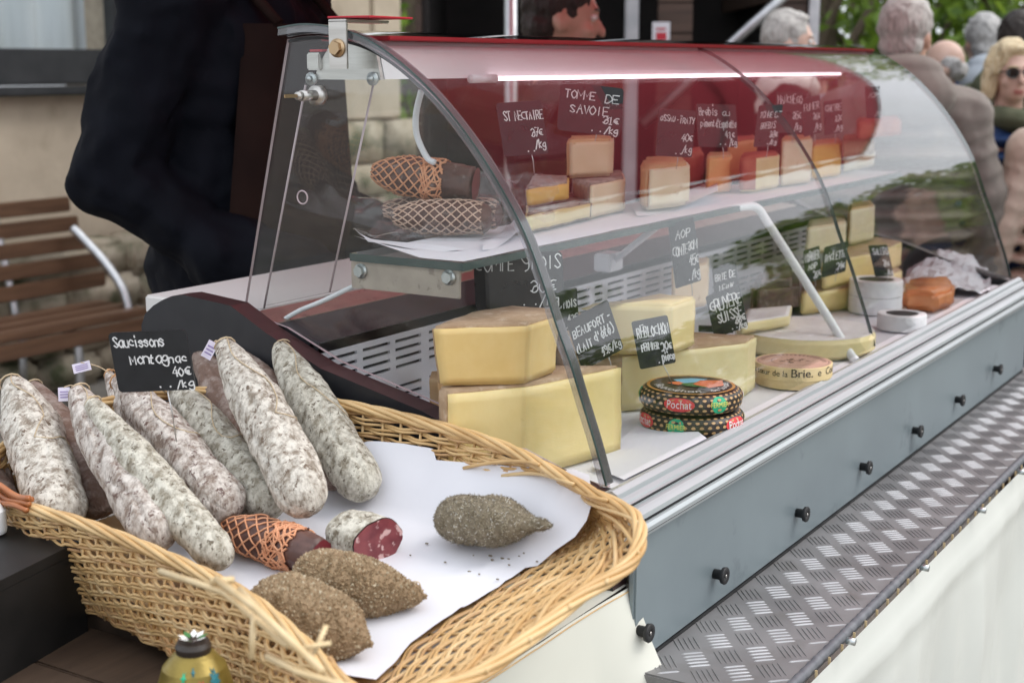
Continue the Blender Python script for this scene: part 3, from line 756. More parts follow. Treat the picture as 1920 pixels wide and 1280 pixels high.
along(XE - .030, .0165, -.004, .010).build('edge_strip', 'acrylic', case)
along(XE - .0125, .0025, -.005, .0085).build('edge_seal', 'rubber', case)
along(XE - .0315, .0014, .0045, .0022).build('edge_strip_lip', 'glass_edge', case)
# end panes: outline = back edge + curve
def endpane(x, name):
    ol = [Vector((x, 1.327, 1.289))] + [Vector((x, a + .004, b - .008)) for a, b in PS]
    ol += [Vector((x, .80, 1.136)), Vector((x, 1.0, 1.20)), Vector((x, 1.16, 1.238)), Vector((x, 1.25, 1.274))]
    mb = MB(); mb.prism(ol, (.005, 0, 0), 0, side=1); return mb.build(name, ['glass', 'pink_edge'], case)
ep = endpane(XE - .008, 'end_pane'); endpane(XF - .004, 'end_pane')
along(XE - .009, .007, -.0125, .0035, PS[:40]).build('pane_seal', 'rubber', ep)
c_ = atx(567, 370, XE - .009)
MB().tube([c_ + Vector((0, .0085 * math.cos(a), .0085 * math.sin(a))) for a in [k * math.pi / 10 for k in range(20)]], .0011, 6, closed=True).build('finger_hole', 'pink_edge', ep)
# sliding back doors: near edges seen as thin pink lines
for (a, b, yy) in (((573, 160), (495, 578), None), ((700, 158), (618, 548), None)):
    A, B = atx(*a, XE + .03), atx(*b, XE + .03)
    mb = MB(); mb.tube([A, B], .0016, 6); mb.build('rear_door_edge', 'pink_edge', case)
ya, yb = atx(573, 160, XE + .03).y, atx(495, 578, XE + .03).y
MB().prism([(XE + .03, ya, 1.60), (XE + .03, yb, 1.292), (XE + .03, yb - .004, 1.292), (XE + .03, ya - .004, 1.60)], (.92, 0, 0)).build('rear_door', 'glass', case)
# lamp housing along the top
hz0 = atx(590, 147, XE + .004); hz1 = atx(700, 147, XE + .004)
hp = [(hz0.y, 1.601), (hz0.y - .006, 1.618), (hz0.y - .024, 1.641), (hz1.y + .004, 1.648), (hz1.y - .004, 1.638), (hz1.y - .012, 1.601)]
MB().prism([(XE + .012, a, b) for a, b in hp], (XF - .05 - XE, 0, 0)).build('lamp_housing', 'housing', case)
MB().prism([(XE + .004, a, b - .0006) for a, b in hp], (.006, 0, 0)).build('housing_end_plate', 'steel', case)
MB().bbox((XE + .022, hz1.y - .012, 1.6485), (XF - .02, hz0.y + .004, 1.6545), .0015).build('top_rail', 'rail_reflection', case)  # red colour stands in for awning reflection and tape along the glass top
lt0, lt1 = aty(928, 153, hz1.y - .022), aty(1585, 137, hz1.y - .022)
MB().tube([(lt0.x, hz1.y - .022, 1.6), (min(lt1.x, XF - .15), hz1.y - .010, 1.5985)], .0030, 12).build('lamp_tube', 'lamp', case)
MB().tube([(lt0.x - .06, hz1.y - .022, 1.6), (lt0.x, hz1.y - .022, 1.6)], .006, 10).build('lamp_socket', 'housing', case)
for q_ in ((585, 148), (700, 148)):
    p = atx(*q_, XE + .003); b = MB(); b.tube([p, p + Vector((-.003, 0, 0))], .0085, 20); b.tube([p + Vector((-.003, 0, 0)), p + Vector((-.008, 0, 0))], .004, 12); b.build('housing_screw', 'zinc', case)
p = atx(590, 108, XE + .002)
MB().bbox((p.x - .003, p.y - .010, p.z - .016), (p.x + .03, p.y + .012, p.z + .006), .002).build('square_socket', 'steel', case)
MB().bbox((p.x - .004, p.y - .016, p.z + .007), (p.x + .03, p.y + .006, p.z + .010), .001).build('red_tape', 'red_print', case)
# bent clip with hex bolt
P = atx(634, 90, XE - .036); cl = MB(); n0 = len(cl.v)
zt_ = 1.672
cl.bbox((XE - .037, P.y - .014, 1.614), (XE - .0335, P.y + .014, zt_), .0006)
cl.bbox((XE - .037, P.y - .014, zt_ - .002), (XE + .05, P.y + .014, zt_ + .0015), .0006)
clip = cl.build('pane_clip', 'steel', case)
def hexbolt(p, r, h, mats, parent, ax=-1, name='bolt'):
    b = MB(); d = Vector((ax, 0, 0))
    b.tube([p, p + d * .002], r * 1.35, 20)
    vs = [p + d * .002 + Vector((0, r * math.cos(k * math.pi / 3 + .3), r * math.sin(k * math.pi / 3 + .3))) for k in range(6)]
    b.prism(vs, d * h); return b.build(name, mats, parent)
hexbolt(Vector((XE - .037, P.y, 1.639)), .0085, .006, 'brass', clip)
MB().bbox((XE - .030, P.y - .045, zt_ + .003), (XE + .06, P.y + .022, zt_ + .0055), .001).build('red_tape_end', 'red_print', case)
# lock cylinder sticking out of the end pane, with its key
p = atx(594, 179, XE - .009)
lk = MB(); lk.tube([p + Vector((.006, 0, 0)), p + Vector((-.004, 0, 0))], .0125, 22); lk.tube([p + Vector((-.004, 0, 0)), p + Vector((-.030, 0, 0))], .0068, 16)
lk.tube([p + Vector((-.030, 0, 0)), p + Vector((-.038, 0, 0))], .0052, 14); lko = lk.build('lock_cylinder', 'steel', case)
MB().bbox((p.x - .062, p.y - .001, p.z - .0022), (p.x - .038, p.y + .001, p.z + .0022), .0006).build('key', 'brass', lko)
# shelf: glass plate, bracket with two bolts, stays
SZ = 1.377; SY0, SY1 = .985, 1.165; SX0, SX1 = 1.452, XF - .12
MB().prism([(SX0, SY0, SZ - .010), (SX1, SY0, SZ - .010), (SX1, SY1, SZ - .010), (SX0, SY1, SZ - .010)], (0, 0, .010), 0, side=1).build('glass_shelf', ['glass_shelf', 'glass_edge'], case)
bL, bR = atx(660, 507, SX0 + .012), atx(864, 520, SX0 + .012)
br = MB(); br.bbox((SX0 + .010, bR.y, SZ - .0475), (SX0 + .0135, bL.y, SZ - .0135), .0008); br.bbox((SX0 + .010, bR.y, SZ - .0155), (SX0 + .04, bL.y, SZ - .0125), .0008)
bro = br.build('shelf_bracket', 'steel_dull', case)
for q_ in ((677, 508), (842, 520)):
    p = atx(*q_, SX0 + .010); hexbolt(Vector((SX0 + .010, p.y, p.z)), .0075, .0055, 'zinc', bro)
# white bent stay holding the shelf
A = aty(1335, 398, 1.02); Bn = aty(1420, 386, .975); Cn = aty(1598, 672, .772); Dn = aty(1605, 692, .765)
MB().tube(spline([A, aty(1385, 389, .99), aty(1418, 389, .97), aty(1440, 418, .95), aty(1500, 512, .885), aty(1560, 607, .82), aty(1592, 660, .78), Vector((Cn.x, .765, 1.125))], 50), .0075, 14).build('shelf_stay', 'white_paint', case)
a_, b_ = aty(1238, 420, 1.03), aty(1150, 490, 1.175)
MB().tube([a_, b_], .006, 10).build('rear_stay', 'white_liner', case)
MB().bbox((b_.x - .03, 1.165, b_.z - .016), (b_.x + .02, 1.199, b_.z + .016), .003).build('stay_socket', 'white_liner', case)
# cables
MB().tube(spline([atx(790, 170, XE + .22), atx(780, 215, XE + .22), atx(782, 255, XE + .22), atx(800, 295, XE + .22), atx(815, 305, XE + .22)], 24), .0045, 8).build('cable', 'white_cable', case)
MB().tube(spline([atx(525, 604, XE + .02), atx(560, 583, XE + .03), atx(610, 562, XE + .04), atx(680, 528, XE + .06)], 20), .0033, 8).build('cable', 'white_cable', case)

# paper lining on the deck
def deckpaper(u, v):
    x = XE + .02 + 1.87 * u; y = .757 + .44 * v
    return Vector((x, y, ZD + .0015 + .003 * max(0, nz3((x, y, 0), 9))))
tag_o = MB().grid(deckpaper, 70, 20).build('deck_paper', 'paper', label='long white paper sheet lining the bottom deck under the big cheeses', cat='paper sheet')
def shelfpaper(u, v):
    x = SX0 + .005 + (SX1 - SX0 - .01) * u; y = SY0 + .004 + (SY1 - SY0 - .006) * v
    lift = .022 * max(0, 1 - u * 24) * max(0, v * 1.6 - .6) + .0015 * max(0, nz3((x, y, 3), 11))
    return Vector((x, y, SZ + .0012 + lift))
MB().grid(shelfpaper, 90, 14).build('shelf_paper', 'paper', label='long white paper sheet lining the glass shelf under the small cheeses', cat='paper sheet')
# curled paper sheets on the shelf
def curl(label, q, z, up, name='paper_sheet'):
    a, b, c, d = [atz(x, y, z) for x, y in q]
    def fn(u, v):
        p = (a * (1 - u) + b * u) * (1 - v) + (d * (1 - u) + c * u) * v
        return p + Vector((0, 0, .002 + up * (u ** 3) + .003 * math.sin(6 * u + 3 * v) * v))
    MB().grid(fn, 20, 12).build(name, 'paper', label=label, cat='paper sheet', group='loose white papers under the cheeses')
curl('curled white paper under the pale cheese in the middle of the shelf', [(1180, 385), (1345, 352), (1345, 380), (1195, 408)], SZ + .002, .018)
curl('white paper curling up under the netted sausages at the shelf end', [(700, 452), (665, 446), (690, 475), (870, 470)], SZ + .002, .012)
curl('white paper fold in front of the netted sausages beside the glass edge', [(905, 458), (965, 428), (985, 445), (905, 472)], SZ + .002, .012)

# ================================================================== LEDGE, SKIRT, STAND
ld = thing('tread_plate_ledge', 'aluminium tread plate ledge running along the front of the case', 'ledge', (2.4, .62, .8))
LX0, LX1 = 1.405, 3.95
MB().bbox((LX0, YO, ZPB - .022), (LX1, YP + .012, ZPB - .0045), .002).build('plate', 'tread_plate', ld)
lug = MB()
zt_ = ZPB - .0045
def bar(cx, cy, ang, L_, w_, h_, mi=0):
    c, s_ = math.cos(ang), math.sin(ang); vs = []
    for (t, hw, hh) in ((-1, .15, 0), (-.72, .9, .8), (0, 1, 1), (.72, .9, .8), (1, .15, 0)):
        x = t * L_ / 2
        for (e, zz) in ((-hw, 0), (-hw * .5, hh), (hw * .5, hh), (hw, 0)):
            vs.append((cx + c * x - s_ * e * w_ / 2, cy + s_ * x + c * e * w_ / 2, zt_ + zz * h_ - .0002))
    fs = [(4 * i + j, 4 * i + j + 1, 4 * i + 5 + j, 4 * i + 4 + j) for i in range(4) for j in range(3)]
    lug.add(vs, [f[::-1] for f in fs], mi, False)
# lattice vectors measured from the photo: groups repeat every ap along X and by (sx, sy) across
g1, g2 = atz(1220 + 580 / 4.571, 1000 + 920 / 4.571, zt_), atz(1220 + 750 / 4.571, 1000 + 770 / 4.571, zt_)
g3 = atz(1220 + 940 / 4.571, 1000 + 1030 / 4.571, zt_)
ap = g2.x - g1.x; sv = g3 - g1
b1, b2 = atz(1220 + 450 / 4.571, 1000 + 876 / 4.571, zt_), atz(1220 + 638 / 4.571, 1000 + 860 / 4.571, zt_)
ang1 = math.atan2(b2.y - b1.y, b2.x - b1.x); bl = (b2 - b1).length
step = (atz(1220 + 610 / 4.571, 1000 + 968 / 4.571, zt_) - atz(1220 + 545 / 4.571, 1000 + 868 / 4.571, zt_)) / 4
ang2 = math.atan2(step.y, step.x)
perp2 = (b2 - b1).normalized()
for j in range(-3, 4):
    for i in range(-9, 80):
        c = g1 + Vector((ap * i, 0, 0)) + sv * j
        for k in range(-2, 3):
            q = c + step * k
            if LX0 + .01 < q.x < LX1 and YO + .004 + bl * .25 < q.y < YP - .002: bar(q.x, q.y, ang1, bl, .0032, .0016)
        c2 = c + Vector((ap * .5, 0, 0)) + sv * .5
        for k in range(-2, 3):
            q = c2 + perp2 * (bl / 4.4) * k
            if LX0 + .01 < q.x < LX1 and YO + .004 + step.length < q.y < YP - .002: bar(q.x, q.y, ang2, step.length * 4.6, .0032, .0014, 1)
lug.build('raised_lug', ['tread_lug_lit', 'tread_plate'], ld, kind='stuff')  # one lug direction coloured brighter to stand in for its sky reflection
hs_ = MB(); pth = [(LX0 + (LX1 - LX0) * i / 400, YO - .001, ZPB - .006) for i in range(401)]
hs_.tube(pth, lambda u: .0062 + .0006 * math.sin(u * 2400 / 3), 10); hs_.build('edge_hose', 'hose', ld)
cl_ = MB(); x = LX0 + .03
while x < LX1: cl_.box((x, YO - .0105, ZPB - .017), (x + .0012, YO - .0075, ZPB - .007)); x += .045
cl_.build('stitch_tabs', 'straw', ld, kind='stuff')
# tarpaulin skirt
def skirt(u, v):
    x = LX0 + (LX1 - LX0) * u; z = ZPB - .013 - .9 * v
    f = min(1, v * 9)
    y = YO - .0115 + f * min(1, v * 4) * (.014 * math.sin(x * 13 + .8 * math.sin(x * 3) + v) + .010 * abs(math.sin(x * 27 + 2 + 1.5 * v)) + .006 * nz3((x * 3, z, 0), 5)) - f * (.006 * nz3((x * 2, 0, 2), 5)) - .012 * f - .008 * math.exp(-((v - .055) / .02) ** 2)
    return Vector((x, y, z))
sk = thing('tarpaulin_skirt', 'cream tarpaulin skirt studded along the tread plate ledge', 'tarpaulin', (2.4, YO - .02, 0))
MB().grid(skirt, 260, 60).build('sheet', 'tarp', sk)
for q_ in ((1602, 1203), (1740, 1065), (1847, 957), (1920, 885), (1420, 1385)):
    p = aty(*q_, YO - .030); b = MB(); b.tube([(p.x, YO - .020, p.z), (p.x, YO - .0312, p.z)], .0046, 14); b.build('stud', 'zinc', sk)

# cream vinyl stand under the basket
sd_ = thing('vinyl_stand', 'cream vinyl covered stand under the wicker basket', 'stand', (1.24, .9, 0))
ZS = 1.018; se = atz(1175, 1098, ZS); YS0 = se.y
def standf(u, v):
    # u along X then round the right corner, v down
    x = 1.06 + (se.x + .004 + .046 * min(1, v * 3.2) ** .8 - 1.06) * u; z = ZS - .95 * v
    k = max(0, (u - .72) / .28); k = k * k * (3 - 2 * k)
    y = YS0 - .010 * min(1, v * 6) - .008 * v * math.sin(x * 17) * (1 - k) - k * (.026 * min(1, v * 9 + .15) + .45 * min(.14, max(0, v - .095))) + .0015 * nz3((x, z, 1), 14)
    return Vector((x, y, z))
b = MB(); b.grid(standf, 40, 40)
b.grid(lambda u, v: Vector((1.19 + (se.x - 1.19) * u, YS0 + .62 * v, ZS + .001)), 6, 10)
def side(u, v):
    p = standf(1.0, v); p.y = p.y + (YP - .0015 - p.y if v > .07 else .02) * u; p.x += .004 * math.sin(math.pi * u); return p
b.grid(side, 8, 40)
b.build('cover', 'cream_vinyl', sd_)
MB().tube([standf(i / 40, .004) + Vector((0, -.0006, 0)) for i in range(41)], .0008, 5).build('hem_stitch', 'wicker0', sd_)
MB().box((1.062, YS0 + .004, .0), (1.072, YS0 + .62, ZS - .002)).build('side_board', 'table_dark', sd_)
MB().prism([(1.20, 1.02, 1.02), (1.345, 1.02, 1.02), (1.345, 1.02, 1.058)], (0, .3, 0)).build('wedge_block', 'table_dark', sd_)
# dark wooden table at the left
tb = thing('dark_table', 'dark wooden table top under the black box and left side of the basket', 'table', (.9, 1.3, 0))
x = .25
for k in range(8):
    MB().bbox((x, .55, .955), (x + .098, 2.2, .985), .002).build('board', 'table_dark', tb); x += .1
for (lx, ly) in ((.3, .6), (1.0, .6), (.3, 2.15), (1.0, 2.15)): MB().bbox((lx, ly, 0), (lx + .05, ly + .05, .954), .004).build('leg', 'table_dark', tb)

# ================================================================== BASKET
def rimz(x, y): return 1.2 - .2 * (1.37 - x)
RIM = [(1.367, 1.133), (1.355, .974), (1.329, .844), (1.289, .743), (1.26, .681), (1.226, .614), (1.150, .580), (1.07, .596), (.997, .605), (.922, .622), (.868, .675),
       (.876, .722), (.91, .798), (.952, .907), (.98, 1.042), (1.0, 1.183), (1.01, 1.324), (1.06, 1.43), (1.18, 1.475), (1.29, 1.42), (1.35, 1.29)]
BOT = [(1.315, 1.12), (1.308, .97), (1.29, .87), (1.265, .81), (1.245, .775), (1.215, .745), (1.15, .73), (1.07, .733), (1.01, .745), (.965, .775), (.94, .81),
       (.94, .84), (.955, .89), (.985, .96), (1.012, 1.06), (1.035, 1.18), (1.055, 1.30), (1.09, 1.37), (1.17, 1.40), (1.25, 1.37), (1.30, 1.26)]
BD = [.128] * 21
for k_, q_ in zip((3, 4, 5, 6, 7, 8, 9, 10), ((1110, 950), (1102, 985), (1066, 1016), (985, 1066), (872, 1142), (778, 1205), (704, 1282), (668, 1290))):
    p_ = onf(q_[0], q_[1], lambda x, y: rimz(x, y) - .084); BOT[k_] = (p_.x, p_.y); BD[k_] = .086
BD[11] = .11; BD[2] = .10
NS = 400
def inset(a, b, k=.009):
    d = Vector((1.16 - a, max(.85, min(1.3, b)) - b, 0)); d = d.normalized() * k if d.length > 1e-6 else d
    return (a + d.x, b + d.y, rimz(a, b))
rimC = spline([inset(a, b) for a, b in RIM], NS, True)
botC = spline([(a, b, rimz(a, b) - h_) for (a, b), h_ in zip(BOT, BD)], NS, True)
bk = thing('wicker_basket', 'long oval wicker basket holding the dried sausages', 'basket', (1.15, 1.0, 1.0))
def wall(u, v, off=0.0):
    i = int(u * NS) % NS; j = (i + 1) % NS; f = u * NS - int(u * NS)
    a = rimC[i].lerp(rimC[j], f); b = botC[i].lerp(botC[j], f)
    t = rimC[j] - rimC[i]; o = Vector((t.y, -t.x, 0)).normalized()
    if o.dot(Vector((1.15, 1.03, 0)) - Vector((a.x, a.y, 0))) > 0: o = -o
    p = b.lerp(a, v); p += o * .006 * math.sin(math.pi * v)       # slightly bellied
    return p + o * off
lens_ = [0]
for i in range(NS): lens_.append(lens_[-1] + (rimC[(i + 1) % NS] - rimC[i]).length)
def uat(s):                                                     # arc length -> parameter
    s = (s % 1) * lens_[-1]; lo, hi = 0, NS
    while hi - lo > 1:
        m = (lo + hi) // 2
        if lens_[m] <= s: lo = m
        else: hi = m
    return (lo + (s - lens_[lo]) / max(1e-9, lens_[lo + 1] - lens_[lo])) / NS
rb = random.Random(11)
NST = 72
wk = lambda: 'wicker%d' % rb.choice((0, 0, 1, 1, 2, 3))
for k in range(NST):
    u = uat((k + .5 * rb.uniform(-.15, .15)) / NST); u2 = u + rb.uniform(-.001, .001)
    MB().tube([wall(u, v, .0005) for v in (0, .3, .6, .98)], .0019, 6).build('stake', wk(), bk)
ROWS = 17
for r_ in range(ROWS):
    for strand in range(2):
        v0 = (r_ + .5 * strand + .3) / (ROWS + .3); n = NST * 5; ph = r_ % 2
        mi_ = rb.random()
        path = []
        for i in range(n):
            s = i / n; k = s * NST
            o = .0036 * math.cos(math.pi * (k + ph))
            # slewed weave: strands climb a little between stakes
            dv = .030 * ((k * .5 + .5 * ph) % 1 - .5) * (1 if strand else .3) + .022 * nz3((k * .35, r_ * 7, strand), 1) + .012 * nz3((k * 1.1, r_ * 3, strand), 1)
            path.append(wall(uat(s), min(.97, max(.01, v0 + dv)), o))
        MB().tube(path, .00165 + .0004 * mi_, 6, closed=True).build('weaver', wk(), bk)
# braided rim: thick rods twisting round each other
TW = 18
for k in range(5):
    path = []
    for i in range(360):
        s = i / 360; a = 2 * math.pi * (k / 5 + s * TW / 2)
        p = wall(uat(s), 1.0, .0048 * math.cos(a)); path.append(p + Vector((0, 0, .0045 * math.sin(a) + .001)))
    MB().tube(path, .0030, 7, closed=True).build('rim_rod', wk(), bk)
# border rods laid diagonally over the inside of the rim at the right hand end, with kinked corners
for k in range(12):
    s0 = .11 + k * .026 + rb.uniform(-.002, .002); path = []
    for i in range(9):
        t = i / 8
        path.append(wall(uat(s0 + .055 * t), .72 + .34 * t, -.007 - .005 * math.sin(math.pi * t) + .004 * t))
    MB().tube(path, .0023, 6).build('border_rod', wk(), bk)
MB().grid(lambda u, v: (botC[int(u * (NS - 1))] * v + Vector((1.13, 1.06, rimz(1.13, 1.06) - .128)) * (1 - v)), 60, 6).build('base', 'wicker2', bk)
# reddish stained rods on the left part of the rim
for k in range(4):
    path = []
    for i in range(40):
        s = .685 + .085 * i / 39
        path.append(wall(uat(s), 1.01 + .02 * math.sin(i * .4 + k), .006 + .004 * math.cos(k * 1.57)) + Vector((0, 0, .006 + .0045 * (k - 1))))
    MB().tube(path, .0034, 6).build('red_rod', 'wicker_red', bk)
def strawp(pts, d, r=.0022, label=None):
    P = [atd(x, y, dd) for (x, y), dd in zip(pts, d)]
    MB().tube(P, r, 6).build('broken_rod', 'straw', bk)
strawp([(405, 1085), (480, 1140), (605, 1258)], (1.13, 1.075, 1.01), .0030)
strawp([(476, 1150), (472, 1235)], (1.08, 1.075), .0026)
strawp([(450, 1105), (490, 1150), (500, 1175)], (1.14, 1.10, 1.09), .003)
strawp([(588, 1225), (612, 1172)], (1.05, 1.06), .0022)
strawp([(565, 1215), (620, 1205)], (1.04, 1.05), .002)
strawp([(395, 1090), (438, 1086)], (1.13, 1.14), .003)
strawp([(300, 1070), (420, 1110), (540, 1210)], (1.19, 1.12, 1.045), .0028)
strawp([(500, 1230), (560, 1260), (660, 1290)], (1.06, 1.02, .985), .0026)

# paper lining
def pf(x, y):
    d1 = max(0, x - (1.284 - .25 * max(0, .95 - y))); d2 = max(0, .80 - y)
    d0 = max(0, 1.03 - x)
    return rimz(x, y) - .078 + min(.075, d1 * 1.05) + .02 * min(1, d2 / .05) * d2 * 8 * .3 + .25 * d0
pp = [(668, 832), (690, 826), (760, 832), (812, 842), (818, 862), (900, 867), (1000, 877), (1104, 889), (1112, 935), (1100, 975), (1078, 1005), (1040, 1030), (985, 1062),
      (935, 1100), (870, 1138), (815, 1172), (770, 1205), (740, 1240), (705, 1272), (640, 1262), (600, 1235), (470, 1130), (380, 1085), (300, 1040), (330, 960), (430, 900), (560, 850)]
bm = bmesh.new(); poly = [onf(x, y, pf) for x, y in pp]
vs = [bm.verts.new((p.x, p.y, 0)) for p in poly]; bm.faces.new(vs)
x_ = .9
for ax, a0, a1 in ((0, .88, 1.45), (1, .6, 1.4)):
    t = a0
    while t < a1:
        co = [0, 0, 0]; no = [0, 0, 0]; co[ax] = t; no[ax] = 1
        bmesh.ops.bisect_plane(bm, geom=bm.verts[:] + bm.edges[:] + bm.faces[:], plane_co=co, plane_no=no); t += .012
for v in bm.verts:
    p = v.co; v.co.z = pf(p.x, p.y) + .0022 * nz3((p.x, p.y, 2), 16) + .0015 * nz3((p.x, p.y, 5), 40) + .0035 * math.exp(-((p.x * .6 + p.y - 1.52) / .010) ** 2) + .0028 * max(0, 1 - abs(p.x - .35 * p.y - .86) / .006) + .002 * max(0, 1 - abs(p.x * .9 + p.y * .3 - 1.30) / .007)
q = MB(); q.frombm(bm, 0, True)
q.build('lining_paper', 'paper', label='white paper sheet lining the wicker basket under the cut sausage', cat='paper sheet')
# ================================================================== SAUSAGES
def body(A, B, r, seed, prof=None, nu=56, nv=30, bend=.0, lump=.085, fine=.03, crease=.11, taper=(.36, .8), p0=0.0):
    """rings from the tied top A to the round end B; returns MB and surface function"""
    A, B = Vector(A), Vector(B); ax = (B - A); L = ax.length; ax.normalize()
    sd_ = ax.cross(Vector((0, 0, 1))).normalized(); nn = sd_.cross(ax)
    so = Vector((seed * 3.7, seed * 1.3, 0))
    def rad(t):
        top = min(1, (t / taper[0]) ** .62) if t < taper[0] else 1
        e = 1 - t; end = math.sqrt(max(0, 1 - ((taper[1] * .13 - e) / (taper[1] * .13)) ** 2)) if e < taper[1] * .13 else 1
        return r * max(.10 if t < .5 else .03, (.26 + .74 * top) * end * (1 - .13 * max(0, (t - .62) / .38) ** 2))
    def surf(u, t, off=0):
        a = 2 * math.pi * u; c = A.lerp(B, t) + nn * (bend * math.sin(math.pi * t)) + sd_ * (.004 * math.sin(3 * t + seed))
        q_ = Vector((math.cos(a), math.sin(a), t * L / r * .55)) + so
        k = 1 + lump * noise.noise(q_ * 1.1) + .07 * noise.noise(q_ * 3.1) + fine * noise.noise(q_ * 9) + .035 * noise.noise(Vector((q_.x * 5, q_.y * 5, q_.z * .9)))
        k -= crease * max(0, 1 - abs(math.sin(a * 1.5 + seed + 1.2 * noise.noise(q_ * .6))) * 5)
        return c + (sd_ * math.cos(a) + nn * math.sin(a)) * (rad(t) * k + off)
    mb = MB(); mb.grid(lambda u, v: surf(u, v), nu, nv, 0, True, cu=True)
    return mb, surf, rad, sd_, nn
SG = 'dried sausages leaning in the wicker basket'
def fl(x, y): return pf(x, y) + .026
def saucisson(label, top, bot, wpx, mt, L, seed, botz=None, lift=0.0, string=True, far=True, tagpx=None, knot='twine', **kw):
    B = onf(bot[0], bot[1], (lambda x, y: fl(x, y) + lift)); A = raylen(top[0], top[1], B, L, far)
    d = ((A + B) / 2 - C0).dot(FW); r = wpx * .43 / F * d
    t = thing('dried_sausage', label, 'dried sausage', B - Vector((0, 0, r)), SG)
    mb, surf, rad, sd_, nn = body(A, B, r, seed, nu=64, nv=60, **kw); mb.build('casing', mt, t)
    ax = (B - A).normalized()
    k = MB(); k.ell(A - ax * .002, (.0055, .0055, .006), 10, 8); k.tube([A + ax * .004 + (sd_ * math.cos(a) + nn * math.sin(a)) * (rad(.02) + .0012) for a in [i * math.pi / 6 for i in range(12)]], .0012, 5, closed=True)
    k.build('tied_end', knot, t)
    if string:
        rr = random.Random(seed); s = []
        for i in range(14): s.append(surf(.25 + .06 * math.sin(i * .5 + seed), .02 + .55 * i / 13, .0011))
        for i in range(1, 12): s.append(surf(.25 + .5 * i / 11 + .06 * math.sin(6.5 + seed), .57 + .03 * math.sin(i), .0011))
        MB().tube(s, .00075, 5).build('string', 'twine', t)
    if tagpx:
        (tx, ty), tw, th_, rot = tagpx
        dd = (A - C0).dot(FW) - .008; P = atd(tx, ty, dd); c_, s_ = math.cos(rot), math.sin(rot)
        hw, hh = tw / F * dd / 2, th_ / F * dd / 2; e1 = RT * c_ + UP * s_; e2 = UP * c_ - RT * s_
        def tg(u, v):
            return P + e1 * hw * (2 * u - 1) + e2 * hh * (2 * v - 1) + FW * (.0015 * math.sin(3 * u))
        pt = MB(); pt.grid(tg, 8, 6); tgo = pt.build('paper_tag', 'paper_tag', t)
        ln = MB()
        for q_ in (.25, .45, .65): ln.add([tg(.15, q_) - FW * .0006, tg(.85, q_) - FW * .0006, tg(.85, q_ + .07) - FW * .0006, tg(.15, q_ + .07) - FW * .0006], [(0, 1, 2, 3)])
        ln.build('print', 'ink', tgo)
        st_ = spline([A, (A + P) / 2 + UP * .008, tg(.5, 1)], 14); MB().tube(st_, .0008, 5).build('tag_string', 'twine', t)
    return t
saucisson('pale mouldy dried sausage farthest right, alone beside the bare paper', (527, 648), (686, 928), 104, 'mould_grey', .31, 1)
saucisson('dark grey dried sausage sunk behind the two rightmost pale ones', (436, 652), (604, 880), 92, 'mould_brown', .29, 2, lift=.0, string=False)
saucisson('large pale dried sausage second from the right, lying on top of the others', (420, 645), (580, 958), 118, 'mould', .32, 3, lift=.03, tagpx=((393, 656), 20, 34, -.5))
saucisson('brownish dried sausage with an orange knotted end right of the slate sign', (366, 648), (470, 850), 84, 'mould_brown', .27, 4, lift=.01, knot='casing_knot', string=False)
saucisson('grey dried sausage directly left of the big pale one, under its end', (318, 720), (522, 960), 98, 'mould_grey', .32, 5, lift=.0)
saucisson('dried sausage right below the slate sign, its round end above the orange net', (222, 712), (440, 962), 112, 'mould_pink', .335, 6, lift=.018, knot='casing_knot', tagpx=((153, 688), 34, 18, .25))
saucisson('long greenish grey dried sausage reaching down to the near rim', (172, 752), (422, 1060), 92, 'mould_grey', .32, 7, lift=.006, string=False)
saucisson('pinkish white dried sausage with a pinched top and purple tag', (148, 730), (298, 1026), 108, 'mould_pink', .31, 8, lift=.02, tagpx=((120, 739), 22, 26, .05))
saucisson('reddish brown dried sausage half hidden behind the leftmost big one', (62, 722), (190, 960), 92, 'mould_brown', .30, 9, string=False)
saucisson('thick greyish dried sausage tied with string, leftmost with a visible top', (20, 716), (120, 985), 128, 'mould', .31, 10, lift=.02, tagpx=((10, 795), 24, 26, .4))
saucisson('brown red dried sausage cut off by the left edge of the photo', (-70, 760), (22, 975), 84, 'mould_brown', .30, 12, string=False)
saucisson('thin pale dried sausage end with an orange knob left of the slate sign', (205, 700), (330, 905), 62, 'mould_pink', .28, 13, knot='casing_knot', string=False)

saucisson('grey brown dried sausage lowest in the pile between the two rightmost pale ones', (470, 690), (632, 905), 88, 'mould_brown', .29, 14, string=False)
saucisson('greyish dried sausage low in the pile left of the big pale one', (345, 770), (500, 925), 84, 'mould', .25, 15, string=False)

